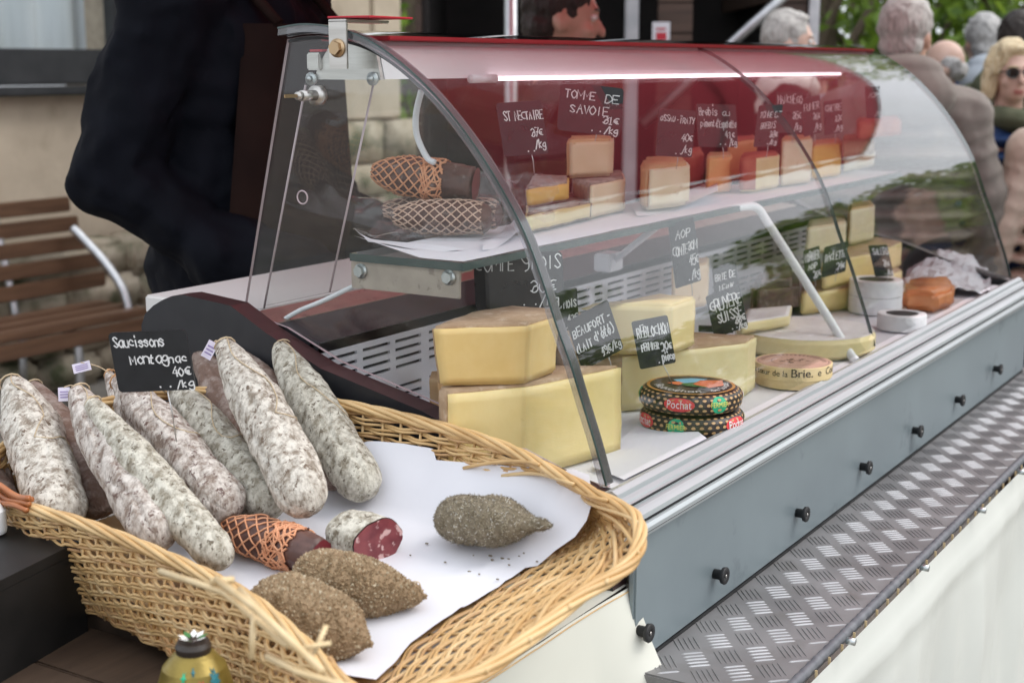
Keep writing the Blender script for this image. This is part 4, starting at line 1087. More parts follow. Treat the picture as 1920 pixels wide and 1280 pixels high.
# cut saucisson showing its red face
def cut_sausage():
    A = onf(625, 990, lambda x, y: pf(x, y) + .026); B = onf(700, 1012, lambda x, y: pf(x, y) + .024)
    B = A + Vector((B.x - A.x, B.y - A.y, 0)).normalized() * .064 + Vector((0, 0, -.004)); ax = (B - A).normalized()
    # the cut faces the camera a little more than the axis
    t = thing('cut_sausage', 'cut end of white mouldy sausage showing its red marbled slice face', 'cut sausage', (A + B) / 2 - Vector((0, 0, .026)))
    sd_ = ax.cross(Vector((0, 0, 1))).normalized(); nn = sd_.cross(ax)
    fn_ = (ax - VH * .35).normalized()
    r0 = .031
    def surf(u, v):
        a = 2 * math.pi * u; k = min(1, math.sqrt(max(0, 1 - (1 - v / .45) ** 2))) if v < .45 else 1
        q_ = Vector((math.cos(a) + 4, math.sin(a), v * 2))
        rr = r0 * k * (1 + .10 * noise.noise(q_ * 1.2) + .04 * noise.noise(q_ * 5) - .05 * math.cos(2 * a))
        o = (sd_ * math.cos(a) * 1.12 + nn * math.sin(a) * .82) * rr
        c = A.lerp(B, v); p = c + o
        if v > .5:
            w_ = (v - .5) * 2; p += ax * (-(o.dot(fn_)) / ax.dot(fn_)) * w_
        return p
    mb = MB(); mb.grid(surf, 48, 26, 0, True, cu=True); mb.build('casing', 'mould_grey', t)
    rim = [surf(i / 48, 1) for i in range(48)]; c = sum(rim, Vector()) / 48
    f = MB(); rings = [[c.lerp(p, k) + fn_ * (.0012 + .0007 * nz3(c.lerp(p, k), 120)) for p in rim] for k in (.001, .25, .5, .72, .90, .975)]
    f.grid(lambda u, v: rings[min(5, int(v * 5 + .5))][int(u * 48 + .5) % 48], 48, 6, 0, True, cu=True); f.build('cut_face', 'meat', t)
cut_sausage()

def net(surf, t0, t1, nh, turns, off, r, mtl, parent, seed=0, n=70, name='net', wob=.0):
    mb = MB()
    for k in range(nh):
        for sgn in (1, -1):
            p = []
            for i in range(n):
                t = t0 + (t1 - t0) * i / (n - 1)
                u = k / nh + sgn * turns * (i / (n - 1)) / 2 + wob * noise.noise((t * 9, k, sgn))
                p.append(surf(u, t, off))
            mb.tube(p, r, 5, caps=False)
    return mb.build(name, mtl, parent)
def netted(label, A, B, r, seed, t_net, mt_net, cutface=False, nh=11, turns=1.4, bunch=None, flatten=None, name='netted_sausage', group='netted cured meats', rnet=.0011):
    t = thing(name, label, 'netted sausage', (A + B) / 2 - Vector((0, 0, r)), group)
    mb, surf, rad, sd_, nn = body(A, B, r, seed, nu=48, nv=36, lump=.12, taper=(.3, .8 if not cutface else .03), crease=.03)
    mb.build('meat', 'cured', t)
    nt1 = net(surf, t_net[0], t_net[1], nh, turns, .0008, rnet, mt_net, t, n=90)
    if bunch: net(surf, bunch[0], bunch[1], 16, .5, .0022, rnet * 1.15, 'net_orange', t, name='bunched_net', wob=.12, n=24)
    if cutface:
        rim = [surf(i / 40, .985) for i in range(40)]; c = sum(rim, Vector()) / 40; ax = (B - A).normalized()
        f = MB(); f.add([c + ax * .003] + [p.lerp(c, .04) + ax * .003 for p in rim], [(0, 1 + i, 1 + (i + 1) % 40) for i in range(40)]); f.build('cut_face', 'meat_dark', t)
    return t
A = onf(425, 985, lambda x, y: pf(x, y) + .024); B = onf(597, 1048, lambda x, y: pf(x, y) + .02)
netted('cut cured sausage in orange net lying before the grey sausages', A, B, .0235, 21, (.02, .74), 'net_orange', True, bunch=(.56, .80), nh=9)

# coated sausages: pepper and herbs
def coated(label, A, B, r, seed, mats, ngr, grain, prof, lump=.08, flake=False, squash=1.0, bend=0, name='coated_sausage', cat='coated sausage'):
    t = thing(name, label, cat, (A + B) / 2 - Vector((0, 0, r)), 'pepper and herb coated sausages on the paper')
    A, B = Vector(A), Vector(B); ax = (B - A).normalized(); sd_ = ax.cross(Vector((0, 0, 1))).normalized(); nn = sd_.cross(ax)
    so = Vector((seed * 2.3, 0, 0)); pr = spline([(i / (len(prof) - 1), q_, 0) for i, q_ in enumerate(prof)], 101)
    def rad(v): return max(.0008, pr[int(v * 100)].y * r)
    def surf(u, v, off=0):
        a = 2 * math.pi * u; q_ = Vector((math.cos(a), math.sin(a), v * 5)) + so
        k = 1 + lump * noise.noise(q_ * .9) + .05 * noise.noise(q_ * 3) + .03 * noise.noise(q_ * 8)
        return A.lerp(B, v) + sd_ * (bend * math.sin(math.pi * v)) + (sd_ * math.cos(a) + nn * math.sin(a) * squash) * (rad(v) * k + off)
    mb = MB(); mb.grid(lambda u, v: surf(u, v), 60, 50, 0, True, cu=True); mb.build('body', mats[0], t)
    rr = random.Random(seed); g = MB()
    for _ in range(ngr):
        u = rr.random(); v = rr.random()
        if rr.random() > rad(v) / r + .1: continue
        p = surf(u, v); p2 = surf(u + .01, v); p3 = surf(u, min(1, v + .01)); n = (p2 - p).cross(p3 - p)
        if n.length < 1e-12: continue
        n.normalize()
        if n.dot(p - A.lerp(B, v)) < 0: n = -n
        s_ = grain * rr.uniform(.5, 1.3); mi = rr.choices((0, 1, 2), (5, 4, 1 if not flake else .9))[0]
        if flake:
            d = (n * rr.uniform(-.1, .55) + Vector((rr.gauss(0, 1), rr.gauss(0, 1), rr.gauss(0, 1))).cross(n).normalized()).normalized(); e = d.cross(n)
            if e.length < .1: continue
            e.normalize(); L_ = s_ * rr.uniform(.8, 1.9)
            g.add([p + n * .0003 - e * s_ * .22, p + n * .0003 + e * s_ * .22, p + n * .0008 + d * L_], [(0, 1, 2)], mi)
        else:
            a = n.orthogonal().normalized(); b = n.cross(a); o = rr.uniform(0, 6)
            tri = [p + (a * math.cos(o + q_ * 2.094) + b * math.sin(o + q_ * 2.094)) * s_ * rr.uniform(.6, 1.1) - n * s_ * .2 for q_ in range(3)]
            g.add(tri + [p + n * s_ * rr.uniform(.5, .9)], [(0, 1, 3), (1, 2, 3), (2, 0, 3)], mi)
    g.build('coating', mats, t, kind='stuff')
    return t, surf
PEAR = [.02, .60, .85, .97, 1.0, 1.0, .98, .93, .85, .74, .58, .42, .30, .02]
A = onf(540, 1082, lambda x, y: pf(x, y) + .034); B = onf(798, 1118, lambda x, y: pf(x, y) + .016)
t_, sf = coated('brown pepper coated sausage with a tied tip pointing right, upper of the pair', A, B, .0345, 31, ['pepper_a', 'pepper_b', 'pepper_c'], 9000, .0024, PEAR)
MB().tube(spline([sf(.25, .97), sf(.25, .97) + Vector((-.004, 0, .012)), sf(.25, .97) + UP * .011 - RT * .010], 10), .0007, 5).build('string', 'twine', t_)
A = onf(462, 1118, lambda x, y: pf(x, y) + .042); B = onf(698, 1208, lambda x, y: pf(x, y) + .018)
coated('brown pepper coated sausage nearest the camera, blurred behind the basket rim', A, B, .0375, 32, ['pepper_a', 'pepper_b', 'pepper_c'], 8000, .0025, [.02, .55, .85, .98, 1.0, 1.0, .99, .96, .88, .66, .30, .02])
A = onf(816, 968, lambda x, y: pf(x, y) + .028); B = onf(1036, 985, lambda x, y: pf(x, y) + .03)
coated('grey herb coated sausage lying alone on the white paper', A, B, .0295, 33, ['herb_a', 'herb_b', 'herb_c'], 12000, .0023, [.02, .62, .88, .98, 1.0, .99, 1.0, .98, .90, .74, .50, .27, .22, .02], lump=.09, flake=True, squash=.9, name='herb_sausage', cat='herb sausage')
# stray crumbs on the paper
cr = MB(); rr = random.Random(5)
for _ in range(24):
    x, y = rr.gauss(930, 110), rr.gauss(1055, 28)
    if not (700 < x < 1060 and 1010 < y < 1120): continue
    p = onf(x, y, pf); s_ = rr.uniform(.0004, .0011); cr.box((p.x - s_, p.y - s_ * 1.8, p.z + .0022), (p.x + s_, p.y + s_ * 1.8, p.z + .0034))
cr.build('crumbs', 'herb_a', label='dark herb crumbs scattered on the white paper', cat='crumbs', kind='stuff')

sign('black slate sign reading Saucissons Montagnac stuck in the grey sausages', [(203, 622), (347, 620), (369, 728), (222, 738)], 1.585,
     [('Saucissons', .05, .70, .25, .17), ('Montagnac', .23, .96, .53, .16), ('40€', .73, .97, .76, .15), ('/kg', .76, .99, .95, .13)], hw=.00092, picklen=.06, thick=.002)

# ================================================================== FOREGROUND LEFT
bx = thing('black_box', 'dark black box at the lower left before the basket', 'box', (.75, 1.25, .985))
c1 = atz(165, 1182, .985); e1 = Vector((-1, .12, 0)).normalized(); e2 = Vector((.05, 1, 0)).normalized()
d1 = atz(0, 1280, .985) - c1
hb = zat(165, 1030, c1) - .985
e_b = d1.normalized()
pl = [c1, c1 + e_b * .34, c1 + e_b * .34 + Vector((-e_b.y, e_b.x, 0)) * -.0 + Vector((.22, .20, 0)), c1 + Vector((.035, .16, 0))]
MB().prism(pl, (0, 0, hb)).build('carton', 'box_black', bx)
q = MB(); q.prism([p + Vector((0, 0, hb + .0005)) for p in pl], (0, 0, .012)); q.build('lid', 'box_black', bx)
P = atz(-2, 1000, .985 + hb + .013)
bt = thing('white_bottle', 'white bottle neck cut off by the left edge above the black box', 'bottle', P)
MB().lathe([(.0001, 0), (.017, 0), (.018, .004), (.018, .026), (.010, .036), (.010, .05), (.0001, .05)], P + Vector((-.006, .006, .002)), 24).build('bottle', 'white_paint', bt)
# golden embossed tin in the foreground
P = atz(372, 1420, .985); d = (P - C0).dot(FW)
tn = thing('golden_tin', 'small golden tin with painted flowers at the bottom of the photo', 'tin', P)
topz = zat(378, 1212, P); h = topz - .985; r0 = 73 / F * d
MB().lathe([(.0001, 0), (r0 * .9, 0), (r0 * .98, h * .1), (r0, h * .45), (r0 * .96, h * .66), (r0 * .80, h * .84), (r0 * .55, h * .94), (r0 * .42, h * .97), (.0001, h * .972)], P, 40).build('tin_body', 'gold', tn)
MB().lathe([(r0 * .44, h * .965), (r0 * .46, h * 1.02), (r0 * .40, h * 1.06), (.0001, h * 1.07)], P, 30).build('lid', 'wrap_black', tn)
PR_ = [(r0 * .98, h * .1), (r0, h * .45), (r0 * .96, h * .66), (r0 * .80, h * .84), (r0 * .55, h * .94)]
def tinr(z):
    for (ra, za), (rb_, zb_) in zip(PR_[:-1], PR_[1:]):
        if za <= z <= zb_: return ra + (rb_ - ra) * (z - za) / (zb_ - za)
    return PR_[-1][0] if z > h * .9 else r0
ta = math.atan2(C0.y - P.y, C0.x - P.x)
def ondecal(mb, da, zf, shape, mi):     # angle on the tin (positive = image right), height fraction
    pts = []
    for (x, y) in shape:
        z = h * zf - y * h * .006; a = ta + da + x * .0115; R_ = tinr(z) * 1.015 + .0004; pts.append(P + Vector((R_ * math.cos(a), R_ * math.sin(a), z)))
    c_ = sum(pts, Vector()) / len(pts); n_ = len(pts)
    mb.add([c_ + (c_ - P - Vector((0, 0, c_.z - P.z))).normalized() * .0012] + pts, [(0, 1 + i, 1 + (i + 1) % n_) for i in range(n_)], mi)
dm = MB()
def star(n, r1, r2, o=0): return [((r1 if k % 2 == 0 else r2) * math.cos(o + k * math.pi / n), (r1 if k % 2 == 0 else r2) * math.sin(o + k * math.pi / n)) for k in range(2 * n)]
for da, zf, sh, mi in ((.62, .80, star(9, 17, 9, .3), 0), (.18, .76, star(6, 11, 5), 1), (-.35, .84, star(6, 9, 4), 2), (-.62, .70, star(7, 12, 6), 1), (.95, .68, star(6, 10, 5), 1), (-.05, .88, star(6, 7, 3), 0), (.30, .62, star(8, 14, 7), 2), (-.25, .66, star(8, 13, 7), 0)):
    ondecal(dm, da, zf, sh, mi)
dm.build('flower_print', ['teal', 'wrap_red', 'wrap_green'], tn)
pm = MB()
for k in range(9):
    a = k * .7; c_ = P + Vector((0, 0, h * 1.075)) + Vector((r0 * .25 * math.cos(a), r0 * .25 * math.sin(a), .002)); dd = Vector((math.cos(a), math.sin(a), .4)) * r0 * .14
    e = Vector((-math.sin(a), math.cos(a), 0)) * r0 * .09
    pm.add([c_ - dd, c_ + e, c_ + dd, c_ - e], [(0, 1, 2, 3)], k % 3 == 2)
pm.build('lid_flower', ['petal', 'leafprint'], tn)

# ================================================================== CHEESES
GB = 'cheeses in the display case'
def block(label, base, z0, tops, mats, cat='cheese', name='cheese_block', rindsides=(), toprind=True, botrind=False, round_=.0035, taper=0.0, seed=0, grp=GB, lum=.0016, back=None, rindmesh=True):
    """base: px outline of the foot (first points toward the camera); back: extra world offset points; tops: px of the top edge above base[0]"""
    P = [atz(x, y, z0) for x, y in base]
    if back:
        for dx, dy in back: P.append(P[-1] + Vector((dx, dy, 0)))
    zt = zat(tops[0], tops[1], P[tops[2] if len(tops) > 2 else 0]); return blockw(label, P, z0, zt, mats, cat, name, rindsides, toprind, botrind, round_, taper, seed, grp, lum)
def blockw(label, P, z0, zt, mats, cat='cheese', name='cheese_block', rindsides=(), toprind=True, botrind=False, round_=.0035, taper=0.0, seed=0, grp=GB, lum=.0016):
    c = sum(P, Vector()) / len(P); t = thing(name, label, cat, Vector((c.x, c.y, z0)), grp)
    bm = bmesh.new(); n = len(P)
    lo = [bm.verts.new((c + (p - c) * (1 - taper)).to_tuple()[:2] + (z0 + .001,)) for p in P]; hi = [bm.verts.new(p.to_tuple()[:2] + (zt,)) for p in P]
    f0 = bm.faces.new(lo[::-1]); f1 = bm.faces.new(hi); f0.material_index = 1 if botrind else 0; f1.material_index = 1 if toprind else 0
    for i in range(n):
        j = (i + 1) % n; f = bm.faces.new((lo[i], lo[j], hi[j], hi[i])); f.material_index = 1 if i in rindsides else 0
    bmesh.ops.recalc_face_normals(bm, faces=bm.faces[:])
    bmesh.ops.bevel(bm, geom=bm.edges[:], offset=round_, segments=2, affect='EDGES', material=-1)
    for _ in range(2):
        L_ = [e for e in bm.edges if e.calc_length() > .014]
        if L_: bmesh.ops.subdivide_edges(bm, edges=L_, cuts=2, use_grid_fill=True)
    bmesh.ops.triangulate(bm, faces=[f for f in bm.faces if len(f.verts) > 4])
    so = Vector((seed * 1.7, 0, seed))
    for v in bm.verts:
        v.co += Vector((noise.noise(v.co * 28 + so), noise.noise(v.co * 28 + so + Vector((7, 0, 0))), noise.noise(v.co * 28 + so + Vector((0, 7, 0))) * .7)) * lum
        v.co += Vector((noise.noise(v.co * 90 + so), noise.noise(v.co * 90 - so), 0)) * lum * .35
        if v.co.z < z0 + .0005: v.co.z = z0 + .0005
    # split into paste and rind parts
    vs = [v.co.copy() for v in bm.verts]; bm.verts.index_update()
    for k, nm in ((0, 'paste'), (1, 'rind')):
        fs = [[v.index for v in f.verts] for f in bm.faces if f.material_index == k]
        if not fs: continue
        used = sorted({i for f in fs for i in f}); mp = {i: a for a, i in enumerate(used)}
        MB().add([vs[i] for i in used], [[mp[i] for i in f] for f in fs], 0, True).build(nm, mats[k], t)
    bm.free(); return zt
ZP = ZD + .004
# big comte-like stack at the near end of the deck
zA = block('biggest yellow cheese wedge at the bottom of the near stack', [(838, 914), (1000, 893), (1167, 848)], ZP, (1165, 684, 2), ['beaufort', 'rind_brown'], name='cheese_wedge', back=[(-.06, .10), (-.17, .03)], rindsides=(3, 4), seed=1)
P = [atz(x, y, zA + .001) for x, y in ((820, 722), (996, 722), (1042, 700))]
zB = zat(990, 606, P[1])
P = [atz(x, y, zB) for x, y in ((806, 612), (990, 607), (1050, 588), (1040, 578), (960, 572), (880, 585))]
blockw('golden cheese wedge lying on top of the biggest near wedge', P, zA + .001, zB, ['comte', 'rind_brown'], name='cheese_wedge', rindsides=(3, 4, 5), taper=.09, seed=2)
block('orange brown rind cheese piece peeping out left behind the near stack', [(806, 800), (840, 800), (850, 770), (812, 775)], ZP, (822, 698, 0), ['comte', 'rind_orange'], name='cheese_wedge', rindsides=(0, 1, 2, 3), round_=.012, seed=3)
block('brown rind cheese standing right behind the golden wedge', [(1040, 760), (1100, 740), (1090, 690), (1050, 700)], ZP, (1060, 640, 0), ['comte', 'rind_brown'], name='cheese_wedge', rindsides=(0, 1, 2, 3), seed=4)
zC = block('broad yellow cheese wedge in the middle of the deck under a smaller block', [(1166, 774), (1398, 744), (1416, 730)], ZP, (1400, 640, 1), ['gruyere', 'rind_brown'], name='cheese_wedge', back=[(-.03, .12), (-.26, .06)], rindsides=(3, 4), seed=5)
zD = block('yellow cheese block resting on the broad middle wedge behind the signs', [(1120, 665), (1255, 668), (1303, 650)], zC + .001, (1318, 556, 2), ['beaufort', 'beaufort'], back=[(.0, .06), (-.16, .03)], seed=6)
block('small orange cheese behind the tall slate sign in the middle', [(1258, 585), (1325, 575), (1328, 560), (1262, 566)], ZP + .05, (1290, 502, 0), ['tomme', 'rind_orange'], rindsides=(2, 3), seed=7)
# brie wheel and slices
def disc(label, cpx, z0, wpx, hpx, mats, name='white_brie', n=56, grp=GB, edge=.35, lum=.002):
    c = atz(cpx[0], cpx[1], z0); d = (c - C0).dot(FW); r = wpx / 2 / F * d; h = hpx / F * d
    t = thing(name, label, 'cheese', c, grp)
    pr = [(r * .92, 0), (r, h * .2), (r, h * .75), (r * .97, h * .95)]
    mb = MB(); mb.lathe(pr, c, n, 0); mb.build('side', mats[0], t)
    tp = MB()
    def fn(u, v):
        a = 2 * math.pi * u; q = Vector((r * .975 * v * math.cos(a), r * .975 * v * math.sin(a), h * .955 + lum * noise.noise((c.x + v * 9 * math.cos(a), v * 9 * math.sin(a), 1)) * (1 if v < .99 else 0)))
        return c + q
    tp.grid(fn, n, 12, 0, True, cu=True); tp.build('top', mats[1], t); return c, r, h
cB, rB, hB = disc('large white rinded brie wheel at the middle of the deck', (1508, 652), ZP, 258, 40, ['gruyere', 'rind_white'])
zb = ZP + hB + .002
block('thin brie slice lying on the white brie wheel', [(1388, 628), (1480, 612), (1484, 592), (1400, 600)], zb, (1390, 606, 0), ['gruyere', 'rind_white'], name='cheese_slice', seed=8, round_=.002)
kn = thing('cheese_knife', 'narrow cheese knife blade lying on the white brie wheel', 'knife', atz(1440, 618, zb))
a_, b_ = atz(1375, 618, zb + .003), atz(1492, 622, zb + .003)
MB().tube([a_, b_], .0016, 6, flat=.4).build('blade', 'steel', kn); MB().tube([a_, a_ + (a_ - b_).normalized() * .06], .006, 8).build('handle', 'rubber', kn)
# round wooden brie box with its print
c = atz(1486, 716, ZP); d = (c - C0).dot(FW); r = 72 / F * d; zt = zat(1486, 676, c); h = zt - ZP
bxo = thing('brie_box', 'round pale wooden cheese box printed with Brie on its side', 'cheese box', c, GB)
MB().lathe([(r * .97, 0), (r * .985, h * .45), (.001, h * .45)], c, 60).build('box_base', 'box_wood', bxo)
MB().lathe([(r, h * .38), (r * 1.005, h * .4), (r * 1.005, h * .975), (r * .985, h * 1.0), (r * .965, h), (r * .96, h * .985)], c, 60).build('lid_band', 'box_wood', bxo)
MB().lathe([(r * .962, h * .986), (.0005, h * .987)], c, 60).build('lid_top', 'box_print', bxo)
def textmesh(txt, size, align='CENTER'):
    cu = bpy.data.curves.new('t', 'FONT'); cu.body = txt; cu.size = size; cu.align_x = align; cu.resolution_u = 3
    o = bpy.data.objects.new('t', cu); COL.objects.link(o); dg = bpy.context.evaluated_depsgraph_get(); me = o.evaluated_get(dg).to_mesh()
    vs = [v.co.copy() for v in me.vertices]; fs = [list(p.vertices) for p in me.polygons]
    o.evaluated_get(dg).to_mesh_clear(); bpy.data.objects.remove(o); bpy.data.curves.remove(cu); return vs, fs
def wraptext(mb, txt, size, c, r, z, ang0, mi=0, align='CENTER', bold=0, sx=1.0):
    vs, fs = textmesh(txt, size, align); out = []
    for v in vs:
        a = ang0 + v.x * sx / r; out.append(c + Vector((r * math.cos(a), r * math.sin(a), z + v.y)))
    mb.add(out, fs, mi)
to = math.atan2(C0.y - c.y, C0.x - c.x)
pr = MB(); rr_ = r * 1.005 + .0004
wraptext(pr, 'au c\u0153ur de la', .0135, c, rr_, h * .60, to - .12, align='RIGHT', sx=1.0)
wraptext(pr, 'Brie.', .0185, c, rr_, h * .60, to - .06, align='LEFT', sx=1.05); wraptext(pr, 'Brie.', .0185, c, rr_ + .0001, h * .603, to - .052, align='LEFT', sx=1.05)
wraptext(pr, 'e', .0165, c, rr_, h * .62, to + .66, align='LEFT'); wraptext(pr, 'Coulommiers', .0165, c, rr_, h * .64, to + .94, align='LEFT')
pr.build('side_print', 'ink_dark', bxo)
tp = MB()
def ring(mb, c, r0, r1, z, a0, a1, n=24, mi=0):
    vs = []
    for i in range(n + 1):
        a = a0 + (a1 - a0) * i / n; vs += [c + Vector((r0 * math.cos(a), r0 * math.sin(a), z)), c + Vector((r1 * math.cos(a), r1 * math.sin(a), z))]
    mb.add(vs, [(2 * i, 2 * i + 1, 2 * i + 3, 2 * i + 2) for i in range(n)], mi)
zt_ = h * .9885
for k in range(22):
    a = to + math.pi - 1.5 + k * .14; ring(tp, c, r * .74, r * .86, zt_, a, a + .075, 3)
rq = random.Random(4)
for k in range(16):
    a = rq.uniform(0, 6.28); q = r * rq.uniform(.05, .42); ring(tp, c + Vector((q * math.cos(a), q * math.sin(a), 0)), r * .01, r * rq.uniform(.04, .10), zt_, a, a + rq.uniform(1.5, 4), 8)
ring(tp, c, r * .55, r * .57, zt_, to - 2.6, to + .9, 40); ring(tp, c, r * .9, r * .915, zt_, 0, 6.283, 60)
tp.build('lid_print', 'print_brown', bxo)

# two wrapped reblochons
def reblochon(c, r, h, label, rot, top):
    t = thing('wrapped_cheese', label, 'wrapped cheese', c, 'round cheeses in dark printed wrappers')
    prof = [(.0005, 0), (r * .80, 0), (r * .93, h * .06), (r * .985, h * .22), (r, h * .45), (r * .985, h * .70), (r * .93, h * .88), (r * .86, h * .955), (r * .80, h * .985), (r * .5, h), (.0005, h)]
    MB().lathe(prof, c, 64).build('wrapper', 'wrap_black', t)
    def rz(v):     # radius and height along the side, v 0..1
        p = spline([(a, b, 0) for a, b in prof[2:8]], 41); q = p[int(max(0, min(1, v)) * 40)]; return q.x, q.y
    dm = MB(); rq = random.Random(int(rot * 100))
    for row in range(5):
        for k in range(40):
            a = (k + .5 * (row % 2)) * 2 * math.pi / 40; v = .10 + row * .19; da = .042; dv = .048
            pts = []
            for (ea, ev) in ((-1, -.4), (-.4, -1), (.4, -1), (1, -.4), (1, .4), (.4, 1), (-.4, 1), (-1, .4)):
                q, z = rz(v + ev * dv); pts.append(c + Vector(((q + .0004) * math.cos(a + ea * da), (q + .0004) * math.sin(a + ea * da), z)))
            dm.add(pts, [list(range(8))])
    dm.build('dots', 'wrap_tan', t)
    def patch(a0, wa, v0, hv, mi, nm, txt, tc, tsize):
        m = MB(); pts = []
        for k in range(28):
            b = 2 * math.pi * k / 28; q, z = rz(v0 + hv * math.sin(b)); a = a0 + wa * math.cos(b); pts.append(c + Vector(((q + .0009) * math.cos(a), (q + .0009) * math.sin(a), z)))
        q, z = rz(v0); ce = c + Vector(((q + .0011) * math.cos(a0), (q + .0011) * math.sin(a0), z))
        m.add([ce] + pts, [(0, 1 + k, 1 + (k + 1) % 28) for k in range(28)]); o = m.build('seal' if mi == 'wrap_green' else 'brand_patch', mi, t)
        vs, fs = textmesh(txt, tsize); tm = MB(); out = []
        for v_ in vs:
            q, z = rz(v0 + (v_.y - tsize * .3) / h); a = a0 + v_.x / r; out.append(c + Vector(((q + .0021) * math.cos(a), (q + .0021) * math.sin(a), z)))
        tm.add(out, fs); tm.build('print', tc, o)
    to_ = math.atan2(C0.y - c.y, C0.x - c.x)
    for k in range(3):
        o = rot + k * 2 * math.pi / 3
        patch(to_ + o, .30, .50, .26, 'wrap_red', 'red', 'Pochat', 'chalk', .0125)
        patch(to_ + o + .80, .16, .48, .36, 'wrap_green', 'green', 'FERMIER', 'wrap_yellow', .0075)
    if top:
        zc = h * 1.0
        def zr(q): return h * (.985 + .015 * max(0, min(1, (.80 - q) / .3))) + .0005
        m = MB(); ring(m, c, r * .80, r * .86, h * .985 + .0004, 0, 6.2832, 64); m.build('gold_ring', 'wrap_gold', t)
        ll = MB(); e1 = RT; e2 = VH
        def quad(pts, mi): ll.add([c + e1 * (x * r) + e2 * (y * r) + Vector((0, 0, zr(math.hypot(x, y)) + .0004 + mi * .0002)) for x, y in pts], [list(range(len(pts)))], mi)
        quad([(-.30, .40), (.05, .52), (.38, .44), (.12, .10), (-.20, .08)], 0); quad([(.02, -.02), (.22, .30), (.66, .34), (.62, -.14), (.30, -.36)], 1)
        quad([(-.46, .10), (-.22, .22), (-.10, .02), (-.26, -.10)], 1); quad([(-.20, .02), (.12, .12), (.02, -.06), (.30, -.34), (-.12, -.20)], 2)
        ll.build('picture', ['wrap_blue', 'wrap_orange', 'leafprint'], t)
        lt = MB(); vs, fs = textmesh('Reblochon', .019); out = []
        for v_ in vs:
            a = -math.pi * .77 + v_.x / (r * .60); q = r * .74 - (.019 * .0 + 0) + -(.0) ; q = r * .60 + 0 * v_.y
            qq = r * .74 - v_.y * .75; x, y = qq * math.cos(a), qq * math.sin(a)
            qq = r * .58 + v_.y * -.0
            ang = -math.pi * .72 + v_.x / (r * .66); rad_ = r * .74 - v_.y * .9 + 0
            x, y = (r * .60 - v_.y * .0) * math.cos(ang), (r * .60) * math.sin(ang)
            x, y = (r * .72 - (v_.y)) * math.cos(ang), (r * .72 - v_.y) * math.sin(ang)
            out.append(c + e1 * x + e2 * y + Vector((0, 0, zr(.6) + .0004)))
        lt.add(out, fs); vs, fs = textmesh('de Savoie', .015); out = []
        for v_ in vs:
            ang = -math.pi * .16 + v_.x / (r * .66); out.append(c + e1 * (r * .73 - v_.y) * math.cos(ang) + e2 * (r * .73 - v_.y) * math.sin(ang) + Vector((0, 0, zr(.6) + .0004)))
        lt.add(out, fs); lt.build('top_print', 'petal', t)
cR = atz(1295, 800, ZP); dR = (cR - C0).dot(FW); rR = 97 / F * dR; hR = 40 / F * dR
reblochon(cR + RT * .001, rR, hR, 'lower dark wrapped round cheese under its twin', 1.0, False)
reblochon(cR + Vector((0, 0, hR + .001)) - RT * .001, rR * .985, hR, 'upper dark wrapped round cheese with a coloured picture on top', -.22, True)
q = MB(); P = [atz(*p_, ZP) for p_ in ((1170, 905), (1325, 838), (1305, 822), (1195, 800), (1110, 880))]
mid = sum(P, Vector()) / 5
q.add([p + Vector((0, 0, .004 if i != 1 and i != 2 else .012)) for i, p in enumerate(P)] + [mid + Vector((0, 0, .009))], [(5, i, (i + 1) % 5) for i in range(5)], 0, True)
q.build('paper_sheet', 'paper', label='loose white paper corner in front of the dark wrapped cheeses', cat='paper sheet', group='loose white papers under the cheeses')

# far half of the deck
zE = block('yellow cheese wedge at the bottom of the far stack under small signs', [(1500, 592), (1590, 580), (1690, 545), (1650, 520), (1510, 545)], ZP, (1505, 548, 0), ['beaufort', 'rind_brown'], name='cheese_wedge', rindsides=(2, 3), seed=9)
zF = block('yellow cheese wedge on the upper layer of the far stack', [(1540, 545), (1640, 522), (1690, 500), (1640, 490), (1550, 505)], zE + .001, (1600, 470, 1), ['beaufort', 'rind_brown'], name='cheese_wedge', rindsides=(2, 3), seed=10)
block('cream coloured cheese block on the far stack left of the glass joint', [(1510, 482), (1585, 468), (1582, 452), (1515, 462)], zF + .001, (1512, 428, 0), ['pale_cheese', 'tomme'], seed=11)
block('tall cream cheese block topping the far stack behind the glass joint', [(1590, 462), (1638, 452), (1630, 440), (1588, 446)], zF + .001, (1592, 392, 0), ['pale_cheese', 'rind_orange'], rindsides=(3,), seed=12)
block('small yellow cheese block standing before the far stack', [(1500, 592), (1560, 588), (1560, 574), (1502, 576)], ZP, (1502, 558, 0), ['gruyere', 'gruyere'], seed=13) if False else None
hm = atz(1450, 590, ZP)
block('purple brown cured meat chunk behind the white brie wheel', [(1405, 600), (1498, 594), (1495, 560), (1420, 566)], ZP, (1460, 530, 0), ['cured', 'cured'], cat='cured meat', name='cured_meat', round_=.016, seed=14, toprind=True)
def drum(label, cpx, wpx, hpx, two):
    c = atz(*cpx, ZP); d = (c - C0).dot(FW); r = wpx / 2 / F * d; h = hpx / F * d; t = thing('white_cheese_drum', label, 'cheese', c, 'white paper wrapped cheese drums')
    pr = [(.0005, 0), (r * .96, 0), (r, h * .06), (r, h * (.49 if two else .94)), (r * .97, h * (.5 if two else 1))]
    if not two: pr += [(r * .80, h), (r * .78, h * .985), (.0005, h * .98)]
    MB().lathe(pr, c, 44).build('wrapper', 'drum_paper', t)
    if two: MB().lathe([(r * .965, h * .505), (r * 1.0, h * .53), (r * 1.0, h * .96), (r * .975, h), (r * .7, h * 1.0), (r * .68, h * .985), (.0005, h * .98)], c, 44).build('upper_drum', 'drum_paper', t)
    MB().lathe([(r * .66, h * .9875), (.0005, h * .9875)], c, 30).build('label_disc', 'ink_dark', t)
drum('tall white paper wrapped cheese drum of two layers near the glass joint', (1640, 584), 98, 62, True)
